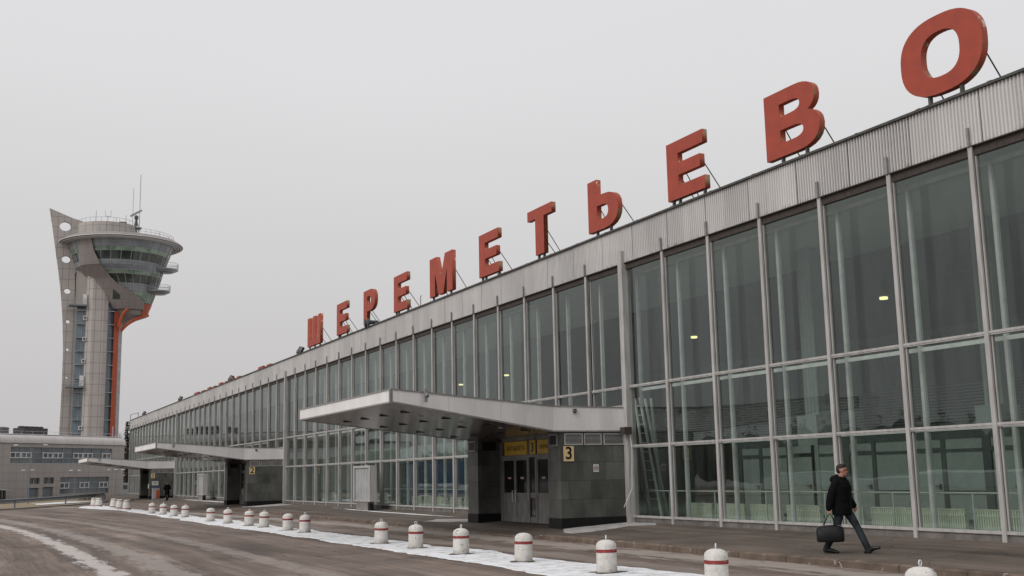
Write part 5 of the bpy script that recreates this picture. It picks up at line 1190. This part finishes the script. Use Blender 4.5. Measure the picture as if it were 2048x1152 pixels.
    for x, hw, h0, h1 in ((-.285, .11, -.545, -.31), (-.270, .125, -.562, -.27), (-.1, .14, -.57, -.225), (.1, .14, -.57, -.212), (.240, .125, -.562, -.255), (.258, .11, -.545, -.295)):
        ring = []
        for k in range(16):
            a = 2 * math.pi * k / 16; c_, s_ = math.cos(a), math.sin(a); yy = hw * math.copysign(abs(c_) ** .3, c_); zz = (h0 + h1) / 2 + (h1 - h0) / 2 * math.copysign(abs(s_) ** .3, s_)
            if s_ > 0: yy *= 1 - .5 * s_
            ring.append((x, yy, zz))
        secs.append(ring)
    vs = [v for r_ in secs for v in r_]; fs = [(i * 16 + k, i * 16 + (k + 1) % 16, (i + 1) * 16 + (k + 1) % 16, (i + 1) * 16 + k) for i in range(5) for k in range(16)]; fs += [tuple(range(16)), tuple(80 + k for k in range(16))]
    b.add(vs, fs); b.build('bag_body', M['bag'], bg_, local=True, smooth=True)
    for s_ in (-1, 1): MB().tube([(-.15, s_ * .075, -.29), (-.13, s_ * .07, -.2), (-.04, s_ * .025, -.015), (0, s_ * .02, .0), (.04, s_ * .025, -.015), (.10, s_ * .07, -.2), (.12, s_ * .075, -.29)], .0085, 8).build('handle', M['bag'], bg_, local=True, smooth=True)
    b = MB()
    for x in (-.15, .12):
        for s_ in (-1, 1): b.box(x - .014, x + .014, s_ * .083 - .005, s_ * .083 + .005, -.30, -.265)
    b.build('buckles', M['steel'], bg_, local=True)
    b = MB().tube([(-.25, 0, -.238), (0, 0, -.214), (.24, 0, -.232)], .006, 6); b.build('zip', M['steel'], bg_, local=True)
person_walking()
def person_far():
    t = thing('person', 'distant person in long dark coat and cap seen from behind near door 1', 'person', (17.47, 111.5, -.13), R(100))
    b = MB(); head(b, (.02, 0, 1.64), 0, 1); b.tube([(0, 0, 1.42), (0, 0, 1.6)], [.07, .06], 12)
    b.tube([(0, 0, .9), (0, 0, 1.2), (0, 0, 1.42)], [(.1, .15), (.1, .15), (.08, .14)], 14, up=(1, 0, 0))
    AR = []
    for s_ in (-1, 1):
        sh, e_, w_ = Vector((0, s_ * .2, 1.4)), Vector((-.02, s_ * .3, 1.14)), Vector((.2, s_ * .2, 1.02)); AR.append((sh, e_, w_)); limb(b, [sh, e_, w_], [.05, .04, .028]); hand(b, w_, (.9, -s_ * .4, 0.02), s_, .8)
        limb(b, [(0, s_ * .09, .9), (.03 * s_, s_ * .09, .5), (-.1 * s_, s_ * .09, .1)], [.08, .055, .04])
    o = b.build('body', M['skin'], t, local=True); remesh(o, .009, 2)
    b = MB(); b.tube([(0, 0, .52), (0, 0, .8), (0, 0, 1.05), (0, 0, 1.3), (0, 0, 1.42), (0, 0, 1.5)], [(.19, .24), (.18, .24), (.15, .20), (.16, .23), (.13, .21), (.08, .10)], 20, up=(1, 0, 0))
    for sh, e_, w_ in AR: limb(b, [sh, e_, w_], [.085, .075, .06])
    for k in range(10): a = R(36 * k); b.ell((.09 * math.cos(a), .1 * math.sin(a), 1.5), (.04, .04, .05), 8, 6)
    o = b.build('coat', M['coat'], t, local=True); remesh(o, .014, 2)
    b = MB()
    for s_ in (-1, 1): limb(b, [(0, s_ * .09, .85), (.03 * s_, s_ * .09, .5), (-.1 * s_, s_ * .09, .12)], [.1, .075, .06])
    o = b.build('trousers', M['coat'], t, local=True); remesh(o, .014, 2)
    b = MB()
    for s_ in (-1, 1): b.tube([(-.1 * s_ - .06, s_ * .09, .05), (-.1 * s_ + .06, s_ * .09, .05), (-.1 * s_ + .19, s_ * .1, .03)], [.05, .05, .03], 10)
    b.build('boots', M['shoe'], t, local=True)
    b = MB(); b.ell((.01, 0, 1.70), (.115, .098, .09), 14, 10); b.box(.08, .17, -.06, .06, 1.66, 1.675); b.build('cap', M['hair'], t, local=True, smooth=True)
person_far()
